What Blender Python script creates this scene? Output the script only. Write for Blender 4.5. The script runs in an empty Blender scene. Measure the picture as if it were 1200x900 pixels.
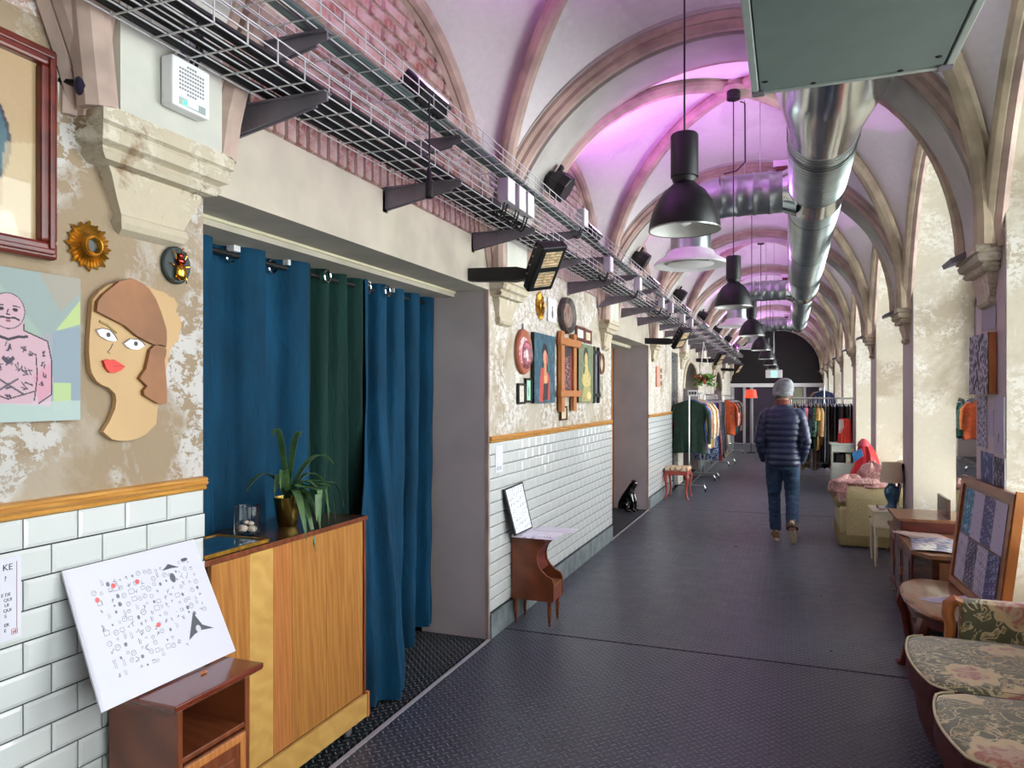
import bpy, bmesh, math, random
import numpy as np
from mathutils import Vector, Matrix
random.seed(7); np.random.seed(7)
PI = math.pi; sin = math.sin; cos = math.cos
scn = bpy.context.scene
COL = scn.collection
# ---------------------------------------------------------------- camera
cd = bpy.data.cameras.new('camera'); cam = bpy.data.objects.new('camera', cd); COL.objects.link(cam)
cam.location = (0, 0, 1.58); cam.rotation_euler = (PI/2, 0, math.atan2(.3571, .9341))
cd.sensor_width = 36; cd.lens = 850/1200*36; cd.shift_y = 13/1200; cd.clip_start = .05; cd.clip_end = 200
scn.camera = cam
# ---------------------------------------------------------------- world, exposure
w = bpy.data.worlds.new('world'); scn.world = w; w.use_nodes = True
bg = w.node_tree.nodes['Background']; bg.inputs[0].default_value = (.9, .95, 1, 1); bg.inputs[1].default_value = 4.0
vs = scn.view_settings; vs.view_transform = 'Standard'; vs.look = 'None'; vs.gamma = 1; vs.exposure = 0.78; vs.use_curve_mapping = False
DAY = 62.0; GLOW = 60.0
# hall geometry
XL, XR, XC = -1.82, 1.01, -.405
PER = 2.91
def CK(k): return 1.66 + PER*(k-1)
ZS = 2.355
def light(name, kind, loc, energy, color, rot=None, **kw):
    d = bpy.data.lights.new(name, kind); d.energy = energy; d.color = color
    for a, v in kw.items(): setattr(d, a, v)
    o = bpy.data.objects.new(name, d); o.location = loc
    if rot: o.rotation_euler = rot
    COL.objects.link(o); return o
# overcast daylight in front of each right-hand window (outside the glass)
for k in range(-1, 9):
    o = light('window_daylight', 'AREA', (1.95, CK(k)+PER/2, 1.85), DAY*(.5 if k < 1 else (1.15 if k < 2 else (1.25 if k < 6 else .9))), (1, .99, .965), (0, PI/2+.38, 0), shape='RECTANGLE', size=2.7, size_y=2.1)
# ---------------------------------------------------------------- helpers
def lin(c):
    if isinstance(c, str): c = [int(c[i:i+2], 16)/255 for i in (0, 2, 4)]
    return tuple((x/12.92 if x <= .04045 else ((x+.055)/1.055)**2.4) for x in c)
class NT:
    def __init__(s, name):
        s.m = bpy.data.materials.new(name); s.m.use_nodes = True; s.t = s.m.node_tree; s.b = s.t.nodes['Principled BSDF']
        s.tc = None
    def n(s, ty, **kw):
        n = s.t.nodes.new(ty)
        for a, v in kw.items(): setattr(n, a, v)
        return n
    def l(s, a, b): s.t.links.new(a, b)
    def co(s, sc=(1,1,1), rot=(0,0,0)):
        if not s.tc: s.tc = s.n('ShaderNodeTexCoord')
        mp = s.n('ShaderNodeMapping'); mp.inputs['Scale'].default_value = sc; mp.inputs['Rotation'].default_value = rot
        s.l(s.tc.outputs['Object'], mp.inputs[0]); return mp.outputs[0]
    def noise(s, scale, det=4, rough=.55, co=None, dist=0):
        n = s.n('ShaderNodeTexNoise'); n.inputs['Scale'].default_value = scale; n.inputs['Detail'].default_value = det
        n.inputs['Roughness'].default_value = rough; n.inputs['Distortion'].default_value = dist
        s.l(co or s.co(), n.inputs['Vector']); return n.outputs[0]
    def ramp(s, fac, stops, interp='LINEAR'):
        r = s.n('ShaderNodeValToRGB'); r.color_ramp.interpolation = interp
        el = r.color_ramp.elements
        while len(el) < len(stops): el.new(.5)
        for e, (p, c) in zip(el, stops):
            e.position = p; e.color = (*lin(c), 1) if not isinstance(c, (int, float)) else (c, c, c, 1)
        s.l(fac, r.inputs[0]); return r.outputs[0]
    def mix(s, fac, a, b, mode='MIX'):
        m = s.n('ShaderNodeMix', data_type='RGBA', blend_type=mode)
        for i, v in ((0, fac), (6, a), (7, b)):
            if isinstance(v, (int, float)): m.inputs[i].default_value = v
            elif isinstance(v, (str, tuple)): m.inputs[i].default_value = (*lin(v), 1)
            else: s.l(v, m.inputs[i])
        return m.outputs[2]
    def math(s, op, a, b=0, c=0):
        m = s.n('ShaderNodeMath', operation=op)
        for i, v in enumerate((a, b, c)):
            if isinstance(v, (int, float)): m.inputs[i].default_value = v
            else: s.l(v, m.inputs[i])
        return m.outputs[0]
    def bump(s, h, st=.3, dist=.01):
        b = s.n('ShaderNodeBump'); b.inputs['Strength'].default_value = st; b.inputs['Distance'].default_value = dist
        s.l(h, b.inputs['Height']); s.l(b.outputs[0], s.b.inputs['Normal'])
    def set(s, col=None, rough=.6, metal=0, **kw):
        if col is not None:
            if isinstance(col, (str, tuple)): s.b.inputs['Base Color'].default_value = (*lin(col), 1)
            else: s.l(col, s.b.inputs['Base Color'])
        if isinstance(rough, (int, float)): s.b.inputs['Roughness'].default_value = rough
        else: s.l(rough, s.b.inputs['Roughness'])
        s.b.inputs['Metallic'].default_value = metal
        for k, v in kw.items():
            k = k.replace('_', ' ')
            s.b.inputs[k].default_value = v
        return s.m
_mc = {}
def plain(name, col, rough=.6, metal=0, var=.12, sc=8, bump=0, **kw):
    key = (name, str(col))
    if key in _mc: return _mc[key]
    t = NT(name)
    if var:
        c = lin(col); lo = tuple(max(0, x*(1-var)) for x in c); hi = tuple(min(1, x*(1+var)) for x in c)
        n = t.noise(sc, 3)
        r = t.n('ShaderNodeValToRGB'); r.color_ramp.elements[0].color = (*lo, 1); r.color_ramp.elements[1].color = (*hi, 1)
        r.color_ramp.elements[0].position = .35; r.color_ramp.elements[1].position = .65
        t.l(n, r.inputs[0]); m = t.set(r.outputs[0], rough, metal, **kw)
        if bump: t.bump(n, bump, .01)
    else: m = t.set(col, rough, metal, **kw)
    _mc[key] = m; return m
def woodmat(name, c1, c2, rough=.4, scale=(1,1,12), axis='Z', coat=.2):
    t = NT(name); co = t.co(scale)
    n = t.noise(3.0, 5, .6, co, .6)
    wv = t.n('ShaderNodeTexWave', wave_type='BANDS', bands_direction='DIAGONAL'); wv.inputs['Scale'].default_value = 2.2; wv.inputs['Distortion'].default_value = 9; wv.inputs['Detail'].default_value = 3
    t.l(co, wv.inputs[0])
    f = t.mix(.22, n, wv.outputs[0])
    m = t.set(t.ramp(f, [(.25, c1), (.75, c2)]), rough, 0, Coat_Weight=coat, Coat_Roughness=.2)
    t.bump(f, .08, .003); return m
OFF = {}
class MB:
    def __init__(s): s.v = []; s.f = []
    def add(s, vs, fs):
        o = len(s.v); s.v += [tuple(p) for p in vs]; s.f += [tuple(i+o for i in f) for f in fs]; return s
    def box(s, x0, x1, y0, y1, z0, z1, M=None):
        p = [(x, y, z) for x in (x0, x1) for y in (y0, y1) for z in (z0, z1)]
        if M: p = [M @ Vector(q) for q in p]
        return s.add(p, [(0,1,3,2),(4,6,7,5),(0,4,5,1),(2,3,7,6),(0,2,6,4),(1,5,7,3)])
    def bbox(s, x0, x1, y0, y1, z0, z1, b=.004, M=None):   # bevelled box
        bm = bmesh.new(); bmesh.ops.create_cube(bm, size=1)
        for v in bm.verts: v.co = Vector(((x0+x1)/2+v.co.x*(x1-x0), (y0+y1)/2+v.co.y*(y1-y0), (z0+z1)/2+v.co.z*(z1-z0)))
        bmesh.ops.bevel(bm, geom=bm.edges[:], offset=b, segments=2, affect='EDGES', profile=.5)
        bm.verts.index_update()
        s.add([(M @ v.co) if M else v.co[:] for v in bm.verts], [[v.index for v in f.verts] for f in bm.faces]); bm.free(); return s
    def tube(s, pts, r, n=8, caps=True, squash=None):
        pts = [Vector(p) for p in pts]; R = r if isinstance(r, (list, tuple)) else [r]*len(pts)
        vs = []; up = Vector((0, 0, 1)); N = None
        for i, p in enumerate(pts):
            d = (pts[min(i+1, len(pts)-1)] - pts[max(i-1, 0)]); d = d.normalized() if d.length > 1e-9 else Vector((0,0,1))
            if N is None: N = d.cross(up if abs(d.z) < .95 else Vector((1, 0, 0))).normalized()
            else:
                N = N - d*N.dot(d); N = N.normalized() if N.length > 1e-6 else d.orthogonal().normalized()
            B = d.cross(N)
            for j in range(n):
                a = 2*PI*(j+.5)/n; vs.append(p + N*cos(a)*R[i] + B*sin(a)*R[i]*(squash or 1))
        fs = []
        for i in range(len(pts)-1):
            for j in range(n): fs.append((i*n+j, i*n+(j+1) % n, (i+1)*n+(j+1) % n, (i+1)*n+j))
        if caps: fs.append(tuple(range(n))[::-1]); fs.append(tuple(range((len(pts)-1)*n, len(pts)*n)))
        return s.add(vs, fs)
    def lathe(s, prof, c=(0, 0, 0), n=24, axis='Z', sx=1, sy=1, caps=True):
        vs = []
        for r, h in prof:
            for j in range(n):
                a = 2*PI*j/n; x, y = r*cos(a)*sx, r*sin(a)*sy
                q = (x, y, h) if axis == 'Z' else ((x, h, y) if axis == 'Y' else (h, x, y))
                vs.append((c[0]+q[0], c[1]+q[1], c[2]+q[2]))
        fs = []
        for i in range(len(prof)-1):
            for j in range(n): fs.append((i*n+j, i*n+(j+1) % n, (i+1)*n+(j+1) % n, (i+1)*n+j))
        if caps:
            if prof[0][0] > 1e-4: fs.append(tuple(range(n))[::-1])
            if prof[-1][0] > 1e-4: fs.append(tuple(range((len(prof)-1)*n, len(prof)*n)))
        return s.add(vs, fs)
    def prism(s, poly, a0, a1, axis='X'):    # polygon in the two other axes, extruded along axis
        n = len(poly); vs = []
        for a in (a0, a1):
            for (p, q) in poly: vs.append((a, p, q) if axis == 'X' else ((p, a, q) if axis == 'Y' else (p, q, a)))
        fs = [tuple(range(n))[::-1], tuple(range(n, 2*n))] + [(i, (i+1) % n, n+(i+1) % n, n+i) for i in range(n)]
        return s.add(vs, fs)
    def grid(s, fn, nu, nv, close=False):
        vs = [fn(i/nu, j/nv) for i in range(nu+1) for j in range(nv+1)]
        return s.add(vs, [(i*(nv+1)+j, (i+1)*(nv+1)+j, (i+1)*(nv+1)+j+1, i*(nv+1)+j+1) for i in range(nu) for j in range(nv)])
    def ell(s, c, r, n=12, m=8, M=None):
        vs = []
        for i in range(m+1):
            t = PI*i/m
            for j in range(n):
                a = 2*PI*j/n; p = Vector((r[0]*sin(t)*cos(a), r[1]*sin(t)*sin(a), r[2]*cos(t)))
                if M: p = M @ p
                vs.append(Vector(c)+p)
        return s.add(vs, [(i*n+j, (i+1)*n+j, (i+1)*n+(j+1) % n, i*n+(j+1) % n) for i in range(m) for j in range(n)])
    def build(s, name, m, parent=None, smooth=None, local=False, solid=0, kind=None):
        off = Vector(OFF.get(parent.name, (0, 0, 0))) if (parent and not local) else Vector((0, 0, 0))
        me = bpy.data.meshes.new(name)
        vs = [(Vector(p)-off)[:] for p in s.v]
        me.from_pydata(vs, [], s.f); me.materials.append(m)
        bm = bmesh.new(); bm.from_mesh(me)
        if len(bm.faces) < 60000:
            bmesh.ops.remove_doubles(bm, verts=bm.verts, dist=1e-6)
            bmesh.ops.recalc_face_normals(bm, faces=bm.faces)
        if smooth:
            a = math.radians(smooth if smooth is not True else 35)
            for f in bm.faces: f.smooth = True
            for e in bm.edges:
                if len(e.link_faces) != 2 or e.calc_face_angle(0) > a: e.smooth = False
        bm.to_mesh(me); bm.free()
        o = bpy.data.objects.new(name, me); COL.objects.link(o)
        if parent: o.parent = parent; OFF[o.name] = tuple(off)
        if solid:
            md = o.modifiers.new('solid', 'SOLIDIFY'); md.thickness = solid; md.offset = 0
        if kind: o['kind'] = kind
        return o
def tag(o, label=None, cat=None, group=None, kind=None):
    for k, v in (('label', label), ('category', cat), ('group', group), ('kind', kind)):
        if v: o[k] = v
    return o
def thing(name, label, cat, loc, group=None, rz=0):
    o = bpy.data.objects.new(name, None); o.empty_display_size = .1; COL.objects.link(o)
    o.location = loc; o.rotation_euler.z = rz; OFF[o.name] = tuple(loc) if not rz else (0, 0, 0)
    return tag(o, label, cat, group)
def struct(name, mb, m, parent=None, smooth=None, **kw):
    o = mb.build(name, m, parent, smooth, **kw)
    if not parent: o['kind'] = 'structure'
    return o
def copy_tree(o, parent=None):
    c = o.copy(); COL.objects.link(c); c.parent = parent
    OFF[c.name] = OFF.get(o.name, (0, 0, 0))
    for ch in list(o.children): copy_tree(ch, c)
    return c
ORD = ['nearest', 'second nearest', 'third nearest', 'fourth nearest', 'fifth nearest', 'sixth nearest', 'seventh nearest', 'eighth nearest', 'ninth nearest', 'tenth nearest'] + ['%dth nearest' % i for i in range(11, 60)]
for _i in (21, 31, 41, 51): ORD[_i-1] = '%dst nearest' % _i
for _i in (22, 32, 42, 52): ORD[_i-1] = '%dnd nearest' % _i
for _i in (23, 33, 43, 53): ORD[_i-1] = '%drd nearest' % _i
# printed artwork: a small colour grid on a flat sheet
class Canvas:
    def __init__(s, w, h, bgc, noise=0):
        s.w, s.h = w, h; s.a = np.tile(np.array(lin(bgc)), (h, w, 1)).astype(float)
        s.Y, s.X = np.mgrid[0:h, 0:w]; s.U = s.X/(w-1); s.V = 1-s.Y/(h-1)
        if noise: s.a *= 1+noise*(np.random.rand(h, w, 1)-.5)
    def put(s, m, c, al=1.0):
        c = np.array(lin(c)); s.a[m] = s.a[m]*(1-al)+c*al; return s
    def poly(s, pts, c, al=1.0):
        m = np.zeros((s.h, s.w), bool); n = len(pts)
        for i in range(n):
            x1, y1 = pts[i]; x2, y2 = pts[(i+1) % n]
            if y1 == y2: continue
            cond = ((y1 > s.V) != (y2 > s.V)) & (s.U < (x2-x1)*(s.V-y1)/(y2-y1)+x1); m ^= cond
        return s.put(m, c, al)
    def ell(s, cx, cy, rx, ry, c, al=1.0, ring=0):
        q = ((s.U-cx)/rx)**2+((s.V-cy)/ry)**2; m = q < 1
        if ring: m &= q > (1-ring)
        return s.put(m, c, al)
    def line(s, pts, wd, c, al=1.0):
        asp = s.h/s.w; m = np.zeros((s.h, s.w), bool)
        for (x1, y1), (x2, y2) in zip(pts[:-1], pts[1:]):
            dx, dy = x2-x1, (y2-y1)*asp; L = dx*dx+dy*dy+1e-9
            t = np.clip(((s.U-x1)*dx+(s.V-y1)*asp*dy)/L, 0, 1)
            m |= ((s.U-x1-t*dx)**2+((s.V-y1)*asp-t*dy)**2) < wd*wd
        return s.put(m, c, al)
    def blobs(s, c, th=.5, sc=6, seed=0, al=1.0, lo=None):
        r = np.random.RandomState(seed); f = np.zeros((s.h, s.w))
        for k in range(14):
            a, b = r.randn(2)*sc; f += np.sin(2*PI*(a*s.U+b*s.V*s.h/s.w*.7)+r.rand()*6.3)
        f = (f-f.min())/(f.max()-f.min()); m = f > th
        if lo is not None: m = (f > th) & (f < lo)
        return s.put(m, c, al)
    def build(s, name, fn, parent, m=None, rough=None):   # fn(u,v)->xyz
        off = Vector(OFF.get(parent.name, (0, 0, 0))) if parent else Vector((0, 0, 0))
        h, w = s.h, s.w; vs = [(Vector(fn(i/(w-1), 1-j/(h-1)))-off)[:] for j in range(h) for i in range(w)]
        fs = [(j*w+i, (j+1)*w+i, (j+1)*w+i+1, j*w+i+1) for j in range(h-1) for i in range(w-1)]
        me = bpy.data.meshes.new(name); me.from_pydata(vs, [], fs)
        at = me.color_attributes.new('print', 'FLOAT_COLOR', 'POINT')
        at.data.foreach_set('color', np.concatenate([np.clip(s.a, 0, 1), np.ones((h, w, 1))], 2).ravel())
        me.materials.append(m or M['print']); o = bpy.data.objects.new(name, me); COL.objects.link(o)
        if parent: o.parent = parent; OFF[o.name] = tuple(off)
        return o
def printmat(name, rough=.6, coat=0):
    t = NT(name); a = t.n('ShaderNodeAttribute'); a.attribute_name = 'print'
    return t.set(a.outputs['Color'], rough, 0, Coat_Weight=coat, Coat_Roughness=.02)
def text_mesh(name, body, size, m, parent, Mx, thick=.0004):
    cu = bpy.data.curves.new(name, 'FONT'); cu.body = body; cu.size = size; cu.extrude = thick
    o = bpy.data.objects.new('tmp', cu); COL.objects.link(o)
    me = bpy.data.meshes.new_from_object(o.evaluated_get(bpy.context.evaluated_depsgraph_get())); bpy.data.objects.remove(o)
    off = Vector(OFF.get(parent.name, (0, 0, 0)))
    me.transform(Matrix.Translation(-off) @ Mx); me.materials.clear(); me.materials.append(m)
    o = bpy.data.objects.new(name, me); COL.objects.link(o); o.parent = parent; OFF[o.name] = tuple(off); return o
WALLT = lambda x, y, z: Matrix(((0, 0, 1, x), (1, 0, 0, y), (0, 1, 0, z), (0, 0, 0, 1)))   # text readable on the left wall
# ---------------------------------------------------------------- materials
M = {}
def peel(name, base, brown, white, scale=1.6, amt=.5, wamt=.62, bump=.5):
    t = NT(name)
    a = t.noise(scale, 8, .62, None, .4); fine = t.noise(28, 5, .6)
    st = t.noise(24, 6, .75, t.co((1, .9, 1.2)), .3); big = t.noise(2.3, 5, .6, t.co((1, 1.3, .8)), .5)
    c = t.mix(t.ramp(a, [(amt-.03, 0.0), (amt+.03, 1.0)]), base, brown)
    c = t.mix(t.math('MULTIPLY', fine, .5), c, t.mix(.5, c, '8a7b66'))
    f = t.math('MULTIPLY', t.ramp(big, [(wamt-.1, 0.0), (wamt, 1.0)]), t.ramp(st, [(.48, 0.0), (.50, 1.0)]))
    c = t.mix(f, c, white)
    m = t.set(c, .85)
    t.bump(t.math('ADD', t.math('MULTIPLY', f, .6), t.math('ADD', fine, t.ramp(a, [(amt-.03, 0.0), (amt+.03, .6)]))), bump, .006)
    return m
M['peel'] = peel('peeling_plaster', 'a39684', '927f66', 'b9b5b0', 1.5, .43, .585)
M['peel2'] = peel('pale_peeling_plaster', 'b6ad9d', 'a59780', 'cdc9c2', 1.9, .52, .5)
M['peel_reveal'] = peel('peeling_reveal_plaster', 'cfc8b4', 'b5aa94', 'dcd9ce', .9, .56, .60, .25)
M['web'] = peel('vault_plaster', 'e2dde0', 'd6d0d4', 'e8e5e7', 1.0, .6, .72, .1)
M['lunette'] = peel('pink_peeling_plaster', 'c2b2ae', 'b09488', 'd8d0cc', 1.8, .5, .5, .5)
M['rib'] = plain('rib_stone_paint', 'ad968a', .75, 0, .25, 5, .15)
M['ribR'] = plain('rib_warm_paint', 'ab9c84', .75, 0, .25, 5, .15)
M['arch'] = plain('arch_plaster', 'b4b0aa', .75, 0, .12, 3, .15)
M['corbel'] = peel('corbel_stone', 'b9ae98', '8e775c', 'c8c0ae', 5, .58, .62, .6)
M['corbel_side'] = plain('corbel_weathered', '84705f', .85, 0, .4, 18, .6)
M['lintel'] = plain('lintel_concrete', 'b5ac9c', .8, 0, .12, 3, .2)
M['jamb'] = plain('jamb_mauve_paint', 'b5aaa9', .6, 0, .1, 2, .1)
M['whiteblock'] = plain('white_block_plaster', 'bdbcb2', .75, 0, .1, 4, .15)
M['mortar'] = plain('brick_mortar', '9c8680', .9, 0, .3, 20, .6)
def brickmat(name, a, b, c, d):
    t = NT(name); oi = t.n('ShaderNodeObjectInfo')
    base = t.ramp(oi.outputs['Random'], [(0, a), (.35, b), (.7, c), (1, d)])
    n = t.noise(16, 5, .65, None, .4)
    col = t.mix(t.ramp(n, [(.42, 0.0), (.58, .8)]), base, 'b8a6a0')
    m = t.set(col, .85); t.bump(n, .7, .012); return m
M['brick'] = brickmat('painted_old_brick', '8a4c42', 'a0766c', 'b08c84', '7c4540')
M['brickpale'] = brickmat('whitewashed_brick', 'b09892', 'bda8a2', 'a88c84', 'c6b4ae')
M['tile'] = NT('white_metro_tile'); M['tile'] = M['tile'].set('cbcecc', .12, 0, Coat_Weight=.3)
M['grout'] = plain('dark_grout', '121417', .8, 0, .1)
M['rail'] = woodmat('honey_wood_rail', 'a5712a', 'd09a4a', .4, (6, 1, 14))
M['skirt'] = plain('bluestone', '727a7c', .55, 0, .25, 9, .3)
M['black'] = plain('black_paint', '0c0b0d', .5, 0, .1)
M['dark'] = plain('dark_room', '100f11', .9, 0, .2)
M['blackmetal'] = plain('black_metal', '19191b', .38, .3, .1)
M['steel'] = plain('brushed_steel', 'b4b8b6', .3, 1, .06)
M['galv'] = plain('galvanised_duct', 'aebab8', .3, 1, .1, 6)
M['foil'] = plain('smooth_duct_foil', 'c8d0ce', .16, 1, .04, 3, .25)
M['unit'] = plain('grey_green_unit_paint', '626f6b', .45, .1, .05)
M['unit_edge'] = plain('unit_edge_aluminium', 'aab6b0', .35, .5, .05)
M['bracket'] = plain('grey_bracket_steel', '77727a', .45, .5, .15)
M['wire'] = plain('zinc_wire', 'c6c6c8', .4, .2, .05)
M['cable'] = plain('black_cable', '141416', .5, 0, 0)
M['cablegreen'] = plain('grey_green_cable', '4c5856', .5, 0, .15)
M['print'] = printmat('printed_art', .55)
M['canvas'] = printmat('painted_canvas', .7)
M['printgloss'] = printmat('print_under_film', .35, 1.0)
M['boxgrey'] = plain('grey_plastic', 'a9a6ac', .5, 0, .05)
M['white'] = plain('white_plastic', 'dcdcdc', .45, 0, .04)
M['paper'] = plain('white_paper', 'cfced8', .6, 0, .03)
M['gold'] = plain('antique_gold', 'b98a35', .35, .8, .35, 30)
M['mahog'] = woodmat('mahogany', '45150e', '6e2a1e', .3, (1, 1, 3))
M['redwood'] = woodmat('red_brown_wood', '5c2c18', '86482a', .3, (1, 6, 1))
M['honey'] = woodmat('honey_plywood', '9c6129', 'be8440', .4, (1, 9, .8))
M['paleply'] = woodmat('pale_pine', 'bd8e46', 'd2a75c', .45, (1, 2, 3))
M['orangewood'] = woodmat('orange_wood', 'a2602a', 'c47f44', .4, (1, 14, .9))
M['darkwood'] = woodmat('dark_walnut', '341d12', '573420', .25, (1, 1, 4), coat=.5)
M['midwood'] = woodmat('mid_brown_wood', '6a4228', '8f6040', .3, (3, 1, 1))
M['cream'] = plain('cream_paint', 'cfc9a9', .5, 0, .06)
M['silver'] = plain('chrome', 'd0d0d2', .12, 1, 0)
M['leaf'] = plain('strap_leaf', '47683a', .45, 0, .35, 12)
M['seatred'] = plain('red_painted_wood', 'b04e42', .45, 0, .1)
def glass(name, tint=(1, 1, 1), refl=.12):
    t = NT(name); tr = t.n('ShaderNodeBsdfTransparent'); tr.inputs[0].default_value = (*tint, 1)
    gl = t.n('ShaderNodeBsdfGlossy'); gl.inputs['Roughness'].default_value = .02
    mx = t.n('ShaderNodeMixShader'); fr = t.n('ShaderNodeFresnel'); fr.inputs[0].default_value = 1.5
    t.l(t.math('MULTIPLY', fr.outputs[0], refl*8), mx.inputs[0]); t.l(tr.outputs[0], mx.inputs[1]); t.l(gl.outputs[0], mx.inputs[2])
    t.l(mx.outputs[0], t.t.nodes['Material Output'].inputs[0]); return t.m
M['glass'] = glass('clear_glass', (.95, .97, .96), .12)
M['jarglass'] = glass('jar_glass', (.93, .96, .97), .08)
M['mirror'] = plain('mirror_glass', 'e8ecec', .02, 1, 0)
def emis(name, col, st):
    t = NT(name); t.set('101010', .5); t.b.inputs['Emission Color'].default_value = (*lin(col), 1); t.b.inputs['Emission Strength'].default_value = st; return t.m
# tread plate: short raised bars in alternating directions
def tread(name, c1, c2, rough=.33):
    t = NT(name); tc = t.co(); sp = t.n('ShaderNodeSeparateXYZ'); t.l(tc, sp.inputs[0])
    S = 1/.034
    # grid turned 45 degrees
    u = t.math('MULTIPLY', t.math('ADD', sp.outputs[0], sp.outputs[1]), .7071*S); v = t.math('MULTIPLY', t.math('SUBTRACT', sp.outputs[0], sp.outputs[1]), .7071*S)
    fu = t.math('ABSOLUTE', t.math('SUBTRACT', t.math('FRACT', u), .5)); fv = t.math('ABSOLUTE', t.math('SUBTRACT', t.math('FRACT', v), .5))
    par = t.math('ABSOLUTE', t.math('MODULO', t.math('ADD', t.math('FLOOR', u), t.math('FLOOR', v)), 2))
    a = t.math('ADD', t.math('MULTIPLY', fu, par), t.math('MULTIPLY', fv, t.math('SUBTRACT', 1, par)))
    b = t.math('ADD', t.math('MULTIPLY', fv, par), t.math('MULTIPLY', fu, t.math('SUBTRACT', 1, par)))
    ra = t.math('SUBTRACT', 1, t.math('MULTIPLY', a, 1/.15)); rb = t.math('SUBTRACT', 1, t.math('MULTIPLY', b, 1/.46))
    h = t.math('POWER', t.math('MAXIMUM', t.math('MINIMUM', ra, t.math('MULTIPLY', rb, 2.5)), 0), .6)
    n = t.noise(1.3, 5, .6); n2 = t.noise(60, 3, .7); n3 = t.noise(7, 5, .7)
    col = t.mix(n, c1, c2)
    col = t.mix(t.ramp(n2, [(.66, 0.0), (.72, .5)]), col, '9a9ca4')
    col = t.mix(t.ramp(t.math('MULTIPLY', h, n3), [(.16, 0.0), (.42, .5)]), col, 'a2a8b6')  # pale highlights on the raised bars, painted into the colour
    m = t.set(col, t.ramp(n3, [(.3, rough-.06), (.7, rough+.12)]))
    t.bump(h, 1.0, .006); return m
M['tread'] = tread('black_tread_plate', '343843', '454a57')
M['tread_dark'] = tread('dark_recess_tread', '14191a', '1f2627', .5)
# ================================================================ STRUCTURE
YB, YE = -4.2, 25.0
# ---- floor: big tread-plate panels with open joints
fl = MB().box(-2.3, 1.6, YB, YE, -.1, -.02); floor = struct('floor', fl, M['black'])
FY = [YB, -1.11, 4.57, 10.26, 15.95, 21.64, YE]
for a, b in zip(FY[:-1], FY[1:]):
    MB().bbox(-1.80, 1.5, a+.008, b-.008, -.03, 0, .003).build('floor_panel', M['tread'], floor)
OPEN = [(1.885, 4.33, 2.26, 0), (7.80, 10.02, 2.26, 0), (13.55, 15.8, 2.05, 1), (19.4, 21.6, 2.05, 1)]
for (a, b, h, arch) in OPEN:
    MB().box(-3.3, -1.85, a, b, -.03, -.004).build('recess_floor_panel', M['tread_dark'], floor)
    MB().box(-1.822, -1.803, a, b, -.03, .003).build('threshold_strip', M['boxgrey'], floor)
# ---- left wall: one solid per stretch, openings between
segs = [(YB, 1.885), (4.33, 7.80), (10.02, 12.16), (12.9, 13.55), (15.8, 19.4), (21.6, YE)]
walls = []
for (a, b) in segs:
    wl = struct('wall_left', MB().box(-2.28, XL, a, b, 0, 2.56), M['peel'] if a < 0 else M['peel2']); walls.append(wl)
# mauve painted jambs of the openings (facing the camera and back)
for (a, b, h, arch) in OPEN:
    i = [k for k, s_ in enumerate(segs) if abs(s_[0]-b) < .01][0]
    MB().box(-2.30, XL+.002, b-.006, b, 0, h+.3).build('jamb', M['jamb'], walls[i])
    MB().box(-1.835, XL+.006, b-.008, b+.012, 0, h).build('jamb_corner_strip', M['rib'], walls[i])
# niche with black rainwater pipe
nb = struct('wall_left', MB().box(-2.28, -2.05, 12.16, 12.9, 0, 2.56), M['black'])
# lintels
lints = []
for (a, b, h, arch) in OPEN:
    if not arch:
        mb = MB().box(-2.06, XL+.008, a, b, h, 2.56); li = struct('wall_left', mb, M['lintel'])
        MB().box(-2.30, -2.06, a, b, h-.035, 2.56).build('ceiling_board', M['lintel'], li)
        MB().box(-2.07, -2.05, a, b, h-.012, h+.01).build('edge_strip', M['cream'], li)
    else:
        mb = MB(); c = (a+b)/2; hw = (b-a)/2; n = 20; lo = []; hi = []
        for i in range(n+1):
            t = PI-PI*i/n; lo.append((c+hw*cos(t), h-.35+.55*sin(t)))
        poly = lo + [(b, 2.56), (a, 2.56)]
        mb.prism(poly, -2.28, XL, 'X'); li = struct('wall_left', mb, M['lintel'])
        # arched stone edge
        mb2 = MB().tube([(XL, y, z) for y, z in lo], .04, 6); mb2.build('arch_moulding', M['corbel'], li)
    lints.append(li)
MB_ = MB().box(-2.28, XL, 12.16, 12.9, 2.3, 2.56); struct('wall_left', MB_, M['lintel'])
# upper lunette walls per bay
def wall_rib_pts(k, n=20, a=1.10, b=1.30):
    yc = CK(k)+PER/2; return [(yc+(a-.07+.19*(1-sin(PI*i/n))**2)*cos(PI-PI*i/n), ZS+b*sin(PI*i/n)) for i in range(n+1)]
lun = {}
for k in range(-1, 9):
    y0, y1 = CK(k), CK(k+1)
    poly = [(y0, 2.56)] + [(y0, 2.56)]*0 + [(y1, 2.56), (y1, 3.75), (y0, 3.75)]
    m_ = M['mortar'] if k in (1,) else M['lunette']
    lun[k] = struct('wall_left', MB().box(-2.1, XL-.001, y0, y1, 2.555, 3.8), m_)
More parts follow.
